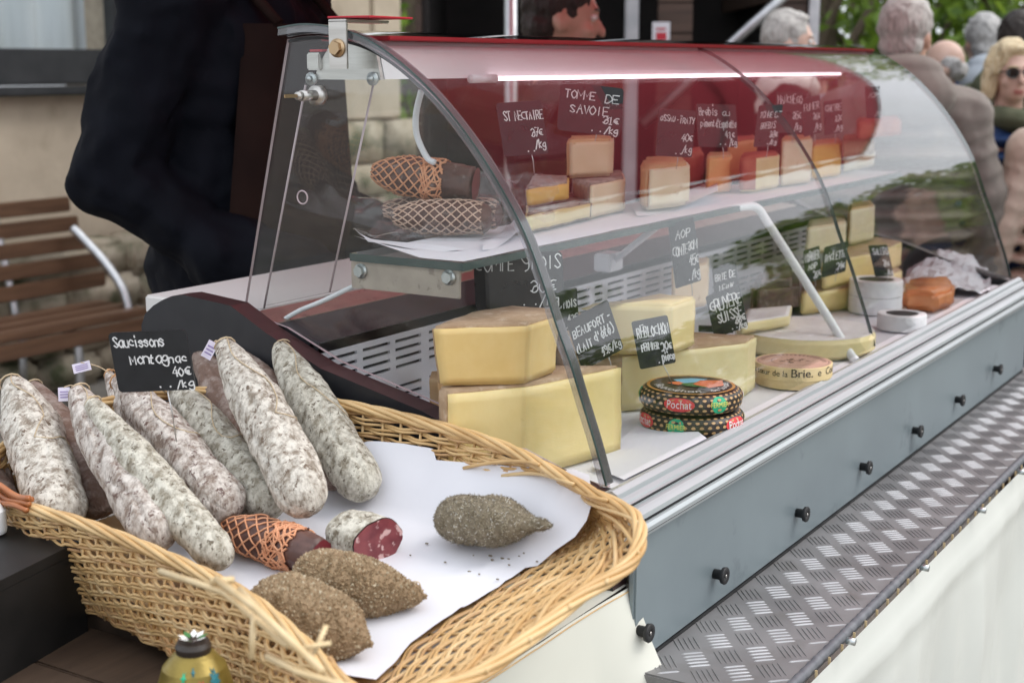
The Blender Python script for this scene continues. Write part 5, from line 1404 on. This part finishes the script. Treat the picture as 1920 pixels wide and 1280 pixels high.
drum('short white cheese drum right in front of the tall white one', (1690, 616), 90, 30, False)
pk = block('orange wrapped cheese packet beside the white drums', [(1690, 582), (1755, 588), (1788, 576), (1782, 552), (1700, 556)], ZP, (1700, 545, 0), ['wrap_pack', 'wrap_pack'], cat='wrapped cheese', name='cheese_packet', round_=.008, seed=15, lum=.006, grp=None)
q = atz(1720, 584, ZP)
def crumple(u, v):
    p = (atz(1690, 560, ZP) * (1 - u) + atz(1862, 556, ZP) * u) * (1 - v) + (atz(1700, 515, ZP) * (1 - u) + atz(1850, 505, ZP) * u) * v
    return p + Vector((0, 0, .004 + .045 * math.sin(math.pi * min(1, u * 1.1)) ** .7 * (.25 + .75 * v) + .014 * abs(nz3(p, 26)) + .010 * nz3(p, 60)))
MB().grid(crumple, 46, 30, 0, False).build('crumpled_paper', 'paper', label='crumpled white paper heaped at the far end of the deck', cat='paper sheet')

# ---- shelf cheeses
ZS_ = SZ + .004
zG = block('grey rinded soft cheese half at the bottom of the shelf stack by the glass edge', [(985, 440), (1108, 412), (1115, 402), (1080, 392), (990, 402)], ZS_, (985, 402, 0), ['gruyere', 'rind_grey'], name='soft_cheese', rindsides=(1, 2, 3), seed=16, lum=.0025, botrind=True)
zG2 = block('grey rinded soft cheese half on top of the other one with a wavy rim', [(985, 392), (1066, 378), (1068, 366), (1000, 362)], zG + .001, (990, 352, 0), ['yellow_cheese', 'rind_grey'], name='soft_cheese', rindsides=(2, 3), seed=17, lum=.003, botrind=True)
zH = block('pale cheese block with grey crust under the tall tomme piece', [(1105, 412), (1172, 396), (1165, 378), (1072, 388), (1075, 402)], ZS_, (1172, 332, 1), ['pale_cheese', 'rind_grey'], rindsides=(2, 3, 4), seed=18)
block('tall peach coloured tomme piece standing on the pale block', [(1062, 336), (1148, 332), (1150, 322), (1066, 324)], zH + .0005, (1062, 262, 0), ['tomme', 'rind_orange'], rindsides=(2, 3), seed=19, round_=.005)
block('pale yellow cheese piece on curled paper in the middle of the shelf', [(1199, 391), (1212, 397), (1292, 386), (1278, 366), (1205, 370)], ZS_ + .003, (1240, 312, 1), ['pale_cheese', 'rind_orange'], rindsides=(0, 3, 4), seed=20, round_=.006)
block('orange cheese slab standing right of the pale yellow piece', [(1323, 364), (1372, 360), (1368, 350), (1325, 352)], ZS_, (1324, 294, 0), ['orange_cheese', 'rind_orange'], rindsides=(2, 3), seed=21)
block('reddish brown rind cheese behind the Ossau sign', [(1240, 362), (1318, 352), (1312, 338), (1244, 346)], ZS_, (1242, 292, 0), ['rind_red', 'rind_red'], rindsides=(0, 1, 2, 3), seed=22)
block('deep orange cheese far back behind the orange slab', [(1362, 340), (1418, 332), (1412, 322), (1366, 328)], ZS_, (1366, 264, 0), ['orange_cheese', 'rind_red'], rindsides=(), seed=23)
block('pale greenish cheese slab with red rind on its left side', [(1385, 362), (1418, 360), (1460, 352), (1452, 342), (1390, 348)], ZS_, (1420, 294, 1), ['gruyere', 'rind_red'], rindsides=(0, 3, 4), seed=24)
block('tall cream cheese slab left of the glass joint', [(1462, 350), (1520, 344), (1515, 332), (1465, 338)], ZS_, (1464, 262, 0), ['pale_cheese', 'rind_orange'], rindsides=(2, 3), seed=25)
block('mustard yellow cheese with a dark mark behind the glass joint', [(1520, 338), (1576, 330), (1572, 318), (1522, 324)], ZS_, (1522, 272, 0), ['yellow_cheese', 'rind_orange'], rindsides=(2, 3), seed=26)
zI = block('pale cheese slab low at the far end of the shelf', [(1580, 325), (1640, 312), (1632, 302), (1580, 312)], ZS_, (1582, 292, 0), ['pale_cheese', 'rind_brown'], rindsides=(2, 3), seed=27)
zJ = block('mottled brown rind cheese on the pale slab at the far end', [(1578, 296), (1640, 290), (1632, 282), (1580, 286)], zI + .001, (1580, 260, 0), ['rind_brown', 'rind_brown'], rindsides=(0, 1, 2, 3), seed=28)
block('reddish rind cheese topping the pile at the far end of the shelf', [(1606, 262), (1690, 254), (1680, 244), (1606, 250)], zJ + .001, (1608, 230, 0), ['rind_red', 'rind_red'], rindsides=(0, 1, 2, 3), seed=29)
# netted hams in plastic at the near end of the shelf
dS = (atz(800, 440, ZS_) - C0).dot(FW)
def hp_(x, y, dd=0): return atd(x, y, dS + dd)
A, B = hp_(735, 447, .0), hp_(925, 428, -.02)
zoff = ZS_ + .026
A.z = max(A.z, zoff); B.z = max(B.z, zoff)
netted('lower netted cured sausage lying on the shelf paper in plastic', A, B, .0235, 41, (.02, .9), 'net_pale', nh=11, turns=1.5)
A2, B2 = A + Vector((.02, .05, .012)), B + Vector((.03, .05, .014))
netted('middle netted cured sausage wrapped in clear plastic under the top one', hp_(715, 392, .05), hp_(945, 402, .02), .0225, 42, (.02, .95), 'net_pale', nh=11, turns=1.4)
netted('upper dark netted ham with bunched orange net and bare cut end', hp_(697, 322, .03), hp_(893, 345, -.0), .028, 43, (.0, .62), 'net_orange', True, bunch=(.52, .72), nh=10, turns=1.2, rnet=.0013)
def film(label, P0, P1, wid, up, seed):
    def fn(u, v):
        p = P0.lerp(P1, u) + Vector((0, 0, 1)) * (up * (v - .5)) + VH * (wid * math.cos(math.pi * (v - .5)) * -1)
        return p + Vector((nz3((u * 4, v * 3, seed), 1.5), nz3((u * 4, v * 3, seed + 5), 1.5), nz3((u * 4, v * 3, seed + 9), 1.5))) * .012
    MB().grid(fn, 40, 22, 0, True).build('plastic_film', 'film', label=label, cat='plastic film', group='crumpled clear plastic around the hams')
film('crumpled clear plastic wrapped round the middle netted sausage', hp_(668, 405, .03), hp_(960, 390, .02), .045, .055, 3)
film('clear plastic pouch over the lower netted sausage on the shelf', hp_(700, 446, .0), hp_(955, 430, -.02), .045, .045, 8)
film('clear plastic flap beside the soft cheeses at the glass edge', hp_(900, 360, .02), hp_(1040, 375, .02), .02, .06, 13)

# ---- slate signs inside the case
gS = 'slate price signs inside the display case'
dd = lambda x, y, z: (atz(x, y, z) - C0).dot(FW)
sign('sign reading St Nectaire above the grey rinded soft cheeses', [(930, 193), (1014, 189), (1030, 287), (945, 295)], 1.93, [('ST NECTAIRE', .12, .99, .34, .16), ('37\u20ac', .66, .94, .66, .15), ('/kg', .72, .96, .88, .15)], hw=.0009, yaw=12, group=gS, picklen=.025)
sign('sign reading Tomme de Savoie on the tall peach coloured tomme', [(1051, 153), (1170, 166), (1163, 258), (1044, 243)], 2.06, [('TOMME', .08, .58, .31, .17), ('DE', .70, .94, .33, .16), ('SAVOIE', .18, .80, .60, .17), ('31\u20ac', .70, .96, .76, .14), ('/kg', .74, .96, .95, .13)], hw=.0010, group=gS, picklen=.01)
sign('sign reading Ossau Iraty right above the pale yellow piece', [(1238, 205), (1303, 207), (1299, 297), (1227, 291)], 2.28, [('OSSAU', .05, .46, .25, .12), ('-\u00cfRATY', .48, .99, .28, .13), ('40\u20ac', .66, .98, .66, .15), ('/kg', .70, .98, .90, .15)], hw=.0008, yaw=10, group=gS, picklen=.02)
sign('sign reading Brebis au piment d Espelette above the orange slab', [(1306, 196), (1378, 196), (1385, 277), (1309, 275)], 2.42, [('Brebis', .06, .52, .26, .20), ('au', .64, .84, .26, .13), ('piment', .08, .45, .52, .15), ("d'Espelette", .46, .98, .54, .18), ('41\u20ac', .68, .94, .78, .15), ('/kg', .78, .98, .96, .15)], hw=.0008, yaw=10, group=gS, picklen=.02)
sign('sign reading Tomme de Brebis leaning before the pale slabs', [(1426, 197), (1466, 197), (1460, 273), (1411, 277)], 2.50, [('TOMME', .08, .62, .30, .15), ('DE', .70, .98, .30, .13), ('BREBIS', .16, .80, .56, .15), ('38\u20ac', .58, .96, .78, .15), ('/kg', .60, .94, .95, .12)], hw=.0008, yaw=20, group=gS, picklen=.02)
sign('sign reading Manchego behind the glass joint', [(1453, 172), (1508, 174), (1503, 249), (1458, 250)], 2.72, [('MANCHEGO', .06, .98, .28, .22), ('35\u20ac', .62, .94, .66, .18), ('/kg', .66, .96, .92, .16)], hw=.0009, yaw=10, group=gS, picklen=.02)
sign('tilted small sign right of the Manchego sign', [(1506, 186), (1535, 178), (1543, 248), (1506, 257)], 2.82, [('FUMER', .06, .94, .34, .2), ('36\u20ac', .56, .96, .62, .18), ('/kg', .62, .98, .88, .16)], hw=.0009, yaw=18, group=gS, picklen=.02)
sign('small sign farther right above the mottled rind cheese', [(1545, 192), (1578, 184), (1580, 250), (1546, 253)], 2.9, [('CHEVRE', .06, .96, .32, .2), ('32\u20ac', .58, .96, .64, .18), ('/kg', .62, .98, .90, .16)], hw=.0009, yaw=18, group=gS, picklen=.02)
sign('small blank looking sign at the far end of the shelf', [(1622, 162), (1650, 162), (1652, 222), (1625, 222)], 3.05, [('AOP', .2, .8, .36, .16), ('/kg', .62, .98, .90, .14)], hw=.0007, yaw=10, group=gS, picklen=.02)
sign('wide dark sign reading Comte 9 Mois above the golden wedge', [(889, 487), (1052, 462), (1060, 582), (890, 576)], 1.93, [('COMTE', .02, .47, .30, .27), ('9', .53, .62, .32, .26), ('MOIS', .66, .98, .30, .25), ('30\u20ac', .62, .92, .72, .22), ('/kg', .72, .96, .95, .20)], hw=.0010, yaw=0, group=gS, board='slate', picklen=.012)
sign('sign reading Beaufort lait d ete leaning beside the golden wedge', [(1058, 606), (1143, 559), (1166, 655), (1096, 694)], 1.98, [('BEAUFORT', .04, .82, .36, .16), ('-', .86, .98, .34, .14), ('(LAIT', .02, .40, .66, .16), ("d'\u00e9t\u00e9)", .46, .94, .62, .20), ('49\u20ac/kg', .52, .99, .92, .16)], hw=.0011, yaw=-8, group=gS, picklen=.02)
sign('small sign reading Mois half hidden behind the Beaufort sign', [(1030, 545), (1082, 540), (1086, 615), (1036, 625)], 2.06, [('18', .15, .40, .45, .25), ('MOIS', .48, .96, .45, .2), ('42\u20ac', .6, .96, .8, .2)], hw=.0009, group=gS, picklen=.02)
sign('sign reading Reblochon Fermier stuck in the dark wrapped cheeses', [(1184, 603), (1251, 591), (1268, 679), (1200, 693)], 1.95, [('REBLOCHON', .08, .98, .36, .24), ('FERMIER', .14, .62, .64, .15), ('20\u20ac', .66, .98, .70, .18), ('pi\u00e8ce', .64, .99, .92, .17)], hw=.0011, yaw=6, group=gS, pick=cR + Vector((-.02, .02, hR * 2 + .002)))
sign('tall sign reading Comte 30 Mois above the yellow block', [(1254, 418), (1300, 410), (1316, 522), (1266, 545)], 2.28, [('COMTE', .04, .62, .52, .16), ('30M', .62, .98, .48, .14), ('AOP', .2, .8, .26, .13), ('45\u20ac', .62, .98, .72, .15), ('/kg', .66, .98, .92, .14)], hw=.0009, yaw=10, group=gS, picklen=.02)
sign('grey looking sign reading Brie de Meaux behind the Gruyere sign', [(1336, 501), (1379, 494), (1388, 552), (1340, 566)], 2.42, [('BRIE', .08, .56, .42, .22), ('DE', .66, .92, .40, .2), ('MEAUX', .22, .8, .78, .2)], hw=.0009, yaw=10, group=gS, picklen=.02)
sign('sign reading Gruyere Suisse stuck in the broad middle wedge', [(1323, 556), (1386, 533), (1403, 611), (1340, 635)], 2.24, [('GRUY\u00c8RE', .06, .98, .42, .26), ('SUISSE', .20, .92, .70, .22), ('38\u20ac', .66, .98, .84, .17), ('/kg', .72, .98, .99, .14)], hw=.0012, yaw=6, group=gS, picklen=.012)
sign('left of three small signs on the far cheese stack', [(1507, 470), (1536, 461), (1541, 522), (1510, 532)], 2.72, [('MORBIER', .08, .96, .36, .26), ('AOP', .2, .8, .62, .16), ('26\u20ac', .5, .98, .90, .2)], hw=.0011, yaw=12, group=gS, picklen=.015)
sign('middle of three small signs on the far cheese stack', [(1546, 463), (1591, 452), (1585, 508), (1541, 522)], 2.74, [('RACLETTE', .06, .96, .50, .26), ('24\u20ac', .56, .96, .86, .2)], hw=.0011, yaw=12, group=gS, picklen=.015)
sign('right of three small signs on the far cheese stack beside the glass joint', [(1628, 461), (1664, 458), (1676, 518), (1642, 518)], 2.80, [('SALERS', .14, .98, .30, .2), ('34\u20ac', .56, .92, .68, .2), ('/kg', .66, .98, .95, .18)], hw=.0010, yaw=12, group=gS, picklen=.015)

# ================================================================== PEOPLE
def capsule(mb, a, b, ra, rb, n=10, m=7):
    a, b = Vector(a), Vector(b); pts = []
    L = (b - a).length; d = (b - a).normalized() if L > 1e-6 else Vector((0, 0, 1))
    path = []; rad = []
    for k in range(4): t = k / 4 * math.pi / 2; path.append(a - d * ra * math.cos(t)); rad.append(max(.002, ra * math.sin(t)))
    for k in range(m): path.append(a.lerp(b, k / (m - 1))); rad.append(ra + (rb - ra) * k / (m - 1))
    for k in range(1, 5): t = k / 4 * math.pi / 2; path.append(b + d * rb * math.sin(t)); rad.append(max(.002, rb * math.cos(t)))
    it = iter(range(len(path))); N = len(path)
    mb.tube(path, lambda u: rad[min(N - 1, int(round(u * (N - 1))))], n)
def fuse(mb, vox, smooth=3, sfac=.5):
    me = bpy.data.meshes.new('tmp'); me.from_pydata([tuple(v) for v in mb.v], [], mb.f); o = bpy.data.objects.new('tmp', me); COL.objects.link(o)
    r = o.modifiers.new('r', 'REMESH'); r.mode = 'VOXEL'; r.voxel_size = vox
    if smooth:
        s_ = o.modifiers.new('s', 'SMOOTH'); s_.iterations = smooth; s_.factor = sfac
    dg = bpy.context.evaluated_depsgraph_get(); ev = o.evaluated_get(dg); m2 = ev.to_mesh()
    out = MB(); out.add([v.co.copy() for v in m2.vertices], [list(p.vertices) for p in m2.polygons], 0, True); ev.to_mesh_clear()
    bpy.data.objects.remove(o); bpy.data.meshes.remove(me); return out
def hand(mb, wr, d, palm, s=1.0, curl=.5):
    """palm and five bent fingers at the end of a forearm; d = direction, palm = palm normal"""
    d = Vector(d).normalized(); palm = (Vector(palm) - d * Vector(palm).dot(d)).normalized(); sd_ = d.cross(palm)
    c = wr + d * .045 * s
    mb.ell(c, (.040 * s, .016 * s, .048 * s), 12, 9, T=Matrix((sd_, palm, d)).transposed())
    for k, (off, L_) in enumerate(((-.030, .062), (-.010, .076), (.010, .082), (.029, .072))):
        b = wr + d * .082 * s + sd_ * off * s; p = [b]; dd = d.copy()
        for seg in (.42, .33, .25):
            dd = (dd + palm * curl * .55).normalized(); p.append(p[-1] + dd * L_ * seg * s)
        for i in range(3): capsule(mb, p[i], p[i + 1], (.0092 - .0008 * i) * s, (.0086 - .0008 * i) * s, 7, 3)
    b = wr + d * .03 * s + sd_ * .034 * s; p1 = b + (d * .6 + sd_ * .7 + palm * .3).normalized() * .034 * s; p2 = p1 + (d * .9 + palm * .5 + sd_ * .1).normalized() * .030 * s
    capsule(mb, b, p1, .012 * s, .0105 * s, 7, 3); capsule(mb, p1, p2, .010 * s, .008 * s, 7, 3)
def person(label, pos, z0, H, face, hair, hairstyle='short', skin='skin', coat='cloth_navy', puffer=False, trousers='cloth_jean', hood=None, arms=None, collar=False, headturn=0, glasses=False, bald=False,
           vox=.0095, bulk=1.0, apron=None, strap=None, scarf=None, extra=None, headpitch=0, pockets=False, group='people at the market'):
    S = H / 1.75
    t = thing('person', label, 'person', (pos[0], pos[1], z0), group)
    t.rotation_euler = (0, 0, face - R(90)); t.scale = (S, S, S); WLOC[t.name] = Vector((0, 0, 0))
    HT = Matrix.Translation((0, 0, 1.52)) @ Matrix.Rotation(headturn, 4, 'Z') @ Matrix.Rotation(headpitch, 4, 'X') @ Matrix.Translation((0, 0, -1.52))
    h = lambda p: HT @ Vector(p)
    b = MB()
    if arms is None: arms = {}
    A = {}
    for sd_, k in ((1, 'R'), (-1, 'L')):
        A[k] = arms.get(k, ((sd_ * .275, .03, 1.12), (sd_ * .285, .10, .88), (0, .3, -1), (-sd_, .2, 0)))
    # skull, jaw, face
    b.ell(h((0, -.008, 1.648)), (.074, .094, .100), 18, 14); b.ell(h((0, .030, 1.575)), (.053, .060, .060), 14, 10); b.ell(h((0, .052, 1.545)), (.026, .03, .022), 10, 8)
    capsule(b, h((0, .086, 1.635)), h((0, .108, 1.600)), .010, .0145, 8, 4); b.ell(h((0, .080, 1.655)), (.045, .016, .010), 10, 6)
    for s_ in (1, -1):
        b.ell(h((s_ * .040, .062, 1.600)), (.022, .022, .02), 10, 8); b.ell(h((s_ * .077, -.012, 1.612)), (.009, .020, .031), 8, 8)
    capsule(b, (0, -.015, 1.40), h((0, -.005, 1.56)), .060, .055)
    for q, rr_ in (((0, 0, 1.30), (.165, .105, .15)), ((0, 0, 1.10), (.145, .10, .16)), ((0, -.005, .94), (.165, .115, .12))): b.ell(q, rr_, 16, 12)
    for s_, k in ((1, 'R'), (-1, 'L')):
        sh = (s_ * .185, 0, 1.375); el, wr, hd, pm = A[k]
        capsule(b, (s_ * .10, 0, 1.39), sh, .062, .055); capsule(b, sh, el, .050, .038); capsule(b, el, wr, .037, .026); hand(b, Vector(wr), hd, pm)
        capsule(b, (s_ * .09, 0, .90), (s_ * .095, .015, .49), .083, .055); capsule(b, (s_ * .095, .015, .49), (s_ * .10, -.01, .09), .054, .036)
        capsule(b, (s_ * .10, -.045, .045), (s_ * .105, .14, .03), .040, .030)
    fuse(b, vox, 3).build('body', skin, t)
    # clothes
    c = MB(); k_ = bulk
    if puffer:
        for i in range(9):
            z = .86 + i * .065; w_ = (.225 - .02 * abs(i - 3) / 5) * k_ if i < 7 else (.20 - .035 * (i - 6)) * k_
            c.ell((0, 0, z), (w_, .158 * k_, .034), 20, 10)
        c.ell((0, 0, 1.15), (.165 * k_, .115 * k_, .32), 16, 12)
    else:
        c.ell((0, 0, 1.27), (.205 * k_, .14 * k_, .19), 18, 12); c.ell((0, 0, 1.06), (.19 * k_, .14 * k_, .24), 18, 12); capsule(c, (-.05, 0, .92), (.05, 0, .92), .135 * k_, .135 * k_)
    for s_, k in ((1, 'R'), (-1, 'L')):
        sh = Vector((s_ * .19, 0, 1.375)); el, wr = Vector(A[k][0]), Vector(A[k][1])
        capsule(c, (s_ * .07, -.005, 1.395), sh, .094 * k_, .086 * k_)
        if puffer:
            for P0, P1, ra, rb in ((sh, el, .088, .078), (el, wr, .076, .060)):
                n_ = max(3, int((P1 - P0).length / .055))
                capsule(c, P0, P1, ra * .90, rb * .90); c.ell(P1, (rb * .95, rb * .95, rb * .95), 12, 9)
                for i in range(n_ + 1):
                    q = P0.lerp(P1, i / n_); d = (P1 - P0).normalized(); e = d.orthogonal().normalized(); f = d.cross(e); rr_ = ra + (rb - ra) * i / n_
                    c.ell(q, (rr_, rr_, .034), 12, 8, T=Matrix((e, f, d)).transposed())
        else:
            capsule(c, sh, el, .080 * k_, .068 * k_); capsule(c, el, wr, .066 * k_, .052)
    if collar: capsule(c, (0, -.012, 1.42), (0, -.008, 1.47), .085, .080)
    if pockets:
        for k in 'RL':
            wr, hd = Vector(A[k][1]), Vector(A[k][2]).normalized(); capsule(c, wr, wr + hd * .15, .075, .085)
    jk = fuse(c, vox * 1.05, 2, .4); wr_ = .016 if not puffer else .006
    for i, v in enumerate(jk.v):
        q = Vector((v.x * 1.2, v.y * 1.2, v.z * .8 + .5 * abs(v.x)))
        jk.v[i] = v + Vector((nz3(q, 13), nz3(q + Vector((5, 0, 0)), 13), nz3(q + Vector((0, 5, 0)), 13) * .6)) * wr_ + Vector((nz3(v, 34), nz3(v + Vector((3, 0, 0)), 34), 0)) * wr_ * .35
    jk.build('jacket', coat, t)
    if hood:
        g = MB(); g.ell((0, -.125, 1.44), (.165, .085, .105), 16, 12); g.ell((0, -.11, 1.515), (.125, .07, .06), 14, 10)
        for s_ in (1, -1): capsule(g, (s_ * .105, -.07, 1.45), (s_ * .075, .075, 1.40), .04, .028)
        fuse(g, vox, 2).build('hood', hood, t)
    if scarf:
        g = MB()
        for i in range(12):
            a = i / 12 * 6.2832; a2 = (i + 1) / 12 * 6.2832; rr_ = .085
            capsule(g, (rr_ * math.cos(a), -.005 + rr_ * math.sin(a), 1.455 + .01 * math.sin(2 * a)), (rr_ * math.cos(a2), -.005 + rr_ * math.sin(a2), 1.455 + .01 * math.sin(2 * a2)), .048, .048, 8, 3)
        capsule(g, (0, -.02, 1.38), (0, -.015, 1.435), .115, .09)
        fuse(g, vox, 2).build('scarf', scarf, t)
    tr = MB(); capsule(tr, (-.06, -.005, .93), (.06, -.005, .93), .125, .125)
    for s_ in (1, -1): capsule(tr, (s_ * .09, 0, .88), (s_ * .095, .015, .49), .098, .072); capsule(tr, (s_ * .095, .015, .49), (s_ * .10, -.01, .10), .071, .060)
    fuse(tr, .014, 2).build('trousers', trousers, t)
    for s_ in (1, -1):
        q = MB(); capsule(q, (s_ * .10, -.05, .042), (s_ * .105, .15, .032), .047, .038); q.box((s_ * .102 - .045, -.10, 0), (s_ * .102 + .045, .19, .018)); fuse(q, .010, 2).build('shoe', 'leather', t)
    # hair and face
    hr = MB()
    def lump(cc, rr_, T=None):
        i0 = len(hr.v); hr.ell(cc, rr_, 22, 16)
    if not bald:
        lump((0, -.022, 1.668), (.086, .098, .100))
        if hairstyle == 'bob':
            for s_ in (1, -1): capsule(hr, (s_ * .070, -.01, 1.67), (s_ * .088, .005, 1.555), .034, .030); capsule(hr, (s_ * .045, .055, 1.722), (s_ * .080, .035, 1.64), .024, .018)
            lump((0, -.06, 1.60), (.092, .065, .085)); lump((0, .03, 1.725), (.07, .06, .03))
        else:
            lump((0, -.055, 1.60), (.074, .055, .06)); lump((0, .025, 1.728), (.062, .05, .022))
    else:
        lump((0, -.058, 1.61), (.078, .056, .055))
        for s_ in (1, -1): lump((s_ * .066, -.03, 1.64), (.018, .05, .035))
    hm_ = fuse(hr, .008, 2)
    for i, v in enumerate(hm_.v): hm_.v[i] = HT @ (v + Vector((nz3(v, 30), nz3(v + Vector((4, 0, 0)), 30), nz3(v + Vector((0, 4, 0)), 30))) * .007 + Vector((nz3((v.x * 3, v.y * 3, v.z), 40), nz3((v.x * 3 + 4, v.y * 3, v.z), 40), 0)) * .006)
    hm_.build('hair', hair, t)
    for s_ in (1, -1):
        e = MB(); e.ell(h((s_ * .031, .076, 1.636)), (.0135, .0115, .0095), 12, 9); eo = e.build('eye', 'eye_white', t)
        e = MB(); e.ell(h((s_ * .031, .0855, 1.636)), (.0055, .0028, .0055), 10, 7); e.build('iris', 'iris', eo)
        e = MB(); capsule(e, h((s_ * .015, .089, 1.656)), h((s_ * .047, .079, 1.657)), .0045, .003, 7, 4); e.build('eyebrow', hair, t)
    m_ = MB(); m_.ell(h((0, .0815, 1.567)), (.024, .009, .0055), 12, 8); m_.ell(h((0, .0795, 1.558)), (.020, .009, .006), 12, 8); m_.build('lips', 'lips', t)
    if glasses:
        g = MB()
        for s_ in (1, -1):
            n_ = 18; cc = Vector((s_ * .034, .100, 1.634)); vs = [h(cc + Vector((.026 * math.cos(a), -.006 * abs(math.cos(a)), .021 * math.sin(a)))) for a in [q * 6.2832 / n_ for q in range(n_)]]
            g.prism(vs, HT.to_3x3() @ Vector((0, .003, 0))); capsule(g, h((s_ * .058, .092, 1.640)), h((s_ * .080, -.01, 1.632)), .003, .003, 6, 3)
        capsule(g, h((-.01, .102, 1.640)), h((.01, .102, 1.640)), .003, .003, 6, 3); g.build('sunglasses', 'lens', t)
    if apron:
        g = MB()
        def ap(u, v):
            a = (u - .5) * 2.3; z = 1.34 - .92 * v; w_ = .15 + .10 * min(1, v * 1.6)
            return Vector((w_ * math.sin(a) * 1.0, .172 * bulk * math.cos(a * .8) + .012 * math.sin(9 * u + 2 * v), z))
        g.grid(ap, 30, 24); g.grid(lambda u, v: ap(u, v) * 1.0 + Vector((0, -.006, 0)), 30, 24)
        g.tube(spline([ap(.16, 0), Vector((-.10, .02, 1.47)), Vector((0, -.10, 1.48)), Vector((.10, .02, 1.47)), ap(.84, 0)], 24), .010, 8); g.build('apron', apron, t)
    if strap:
        q = MB(); P_ = spline([(-.13, -.02, 1.475), (-.08, .13, 1.40), (.04, .172, 1.18), (.17, .14, .98)], 24)
        vs = []
        for p in P_: vs += [p + Vector((-.018, .002, -.012)), p + Vector((.018, .006, .012))]
        q.add(vs, [(2 * i, 2 * i + 1, 2 * i + 3, 2 * i + 2) for i in range(23)]); q.add([v + Vector((0, .004, 0)) for v in vs], [(2 * i, 2 * i + 1, 2 * i + 3, 2 * i + 2) for i in range(23)]); q.build('bag_strap', strap, t)
    return t
def at_head(px, d): p = atd(px, 120, d); return (p.x, p.y)
AX = 0.0
def facing_px(a):      # 0 = towards +RT (image right), 90 = away from camera, 180 = image left, -90 = towards camera
    return math.atan2(RT.y, RT.x) + R(a)
# seller at the left, seen from his right side, head above the frame
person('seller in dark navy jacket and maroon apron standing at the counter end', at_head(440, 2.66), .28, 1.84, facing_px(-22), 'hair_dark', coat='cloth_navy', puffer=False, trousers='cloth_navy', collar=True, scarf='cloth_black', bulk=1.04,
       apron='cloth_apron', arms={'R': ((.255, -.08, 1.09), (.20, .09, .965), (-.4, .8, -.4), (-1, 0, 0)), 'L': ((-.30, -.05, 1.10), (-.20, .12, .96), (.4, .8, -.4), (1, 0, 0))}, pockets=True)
person('man in profile facing right, reddened by the awning, before the dark hut', at_head(1047, 3.75), .14, 1.72, facing_px(3), 'hair_dark', coat='cloth_black', trousers='cloth_jean', headpitch=-.12)
person('man with grey hair seen from behind in a taupe hooded puffer coat', at_head(1698, 4.9), 0, 1.84, facing_px(74), 'hair_white', coat='cloth_taupe', puffer=True, hood='cloth_taupe', trousers='cloth_jean', bulk=1.12, headturn=R(-20))
person('white haired man in dark coat looking right beside the dark hut', at_head(1480, 6.0), 0, 1.83, facing_px(-8), 'hair_white', coat='cloth_black', collar=True, trousers='cloth_black', scarf='cloth_white', skin='skin_pale')
person('nearly bald man facing left behind the taupe hooded coat', at_head(1768, 6.6), 0, 1.73, facing_px(165), 'hair_grey', bald=True, coat='cloth_olive', puffer=True, trousers='cloth_jean', skin='skin_pale', bulk=1.1)
person('grey haired man in blue jacket with light grey hood seen from behind', at_head(1838, 7.3), 0, 1.86, facing_px(98), 'hair_grey', coat='cloth_blue', hood='cloth_grey', trousers='cloth_jean')
person('dark haired man in green jacket at the right edge', at_head(1908, 6.4), 0, 1.84, facing_px(60), 'hair_dark', coat='cloth_green', trousers='cloth_jean', hood='cloth_green')
person('blonde woman in sunglasses and navy puffer jacket facing the camera', at_head(1897, 5.3), 0, 1.70, facing_px(-86), 'hair_blonde', hairstyle='bob', skin='skin_pale', coat='cloth_navy_bright', puffer=True, glasses=True, scarf='cloth_green', trousers='cloth_black', strap='strap_tan',
       arms={'L': ((-.30, .02, 1.13), (-.10, .24, 1.08), (.9, .3, .1), (0, -1, .3)), 'R': ((.29, .02, 1.13), (.14, .22, 1.06), (-.9, .4, .1), (0, -1, .2))})
person('person in a pale beige puffer jacket cut off by the right edge', at_head(2040, 4.9), 0, 1.68, facing_px(100), 'hair_grey', coat='cloth_beige', puffer=True, trousers='cloth_jean', bulk=1.14, hairstyle='bob')
person('distant dark haired visitor between the white haired man and the trees', at_head(1535, 9.5), 0, 1.72, facing_px(120), 'hair_dark', coat='cloth_black', trousers='cloth_jean', vox=.014)
person('distant visitor in grey behind the taupe hooded coat, left of it', at_head(1605, 9.0), 0, 1.72, facing_px(80), 'hair_dark', coat='cloth_grey', trousers='cloth_jean', vox=.014)
# customers outside the frame whose dark shapes mirror in the curved glass
for lab, x, y, f_, ct in (('customer in a dark coat beyond the right edge, mirrored in the curved glass', 5.0, .20, 100, 'cloth_black'), ('customer in a navy coat beyond the right edge, mirrored low in the glass', 5.9, -.25, 140, 'cloth_navy')):
    person(lab, (x, y), 0, 1.74, R(f_), 'hair_dark', coat=ct, puffer=True, trousers='cloth_black', vox=.014, bulk=1.1)
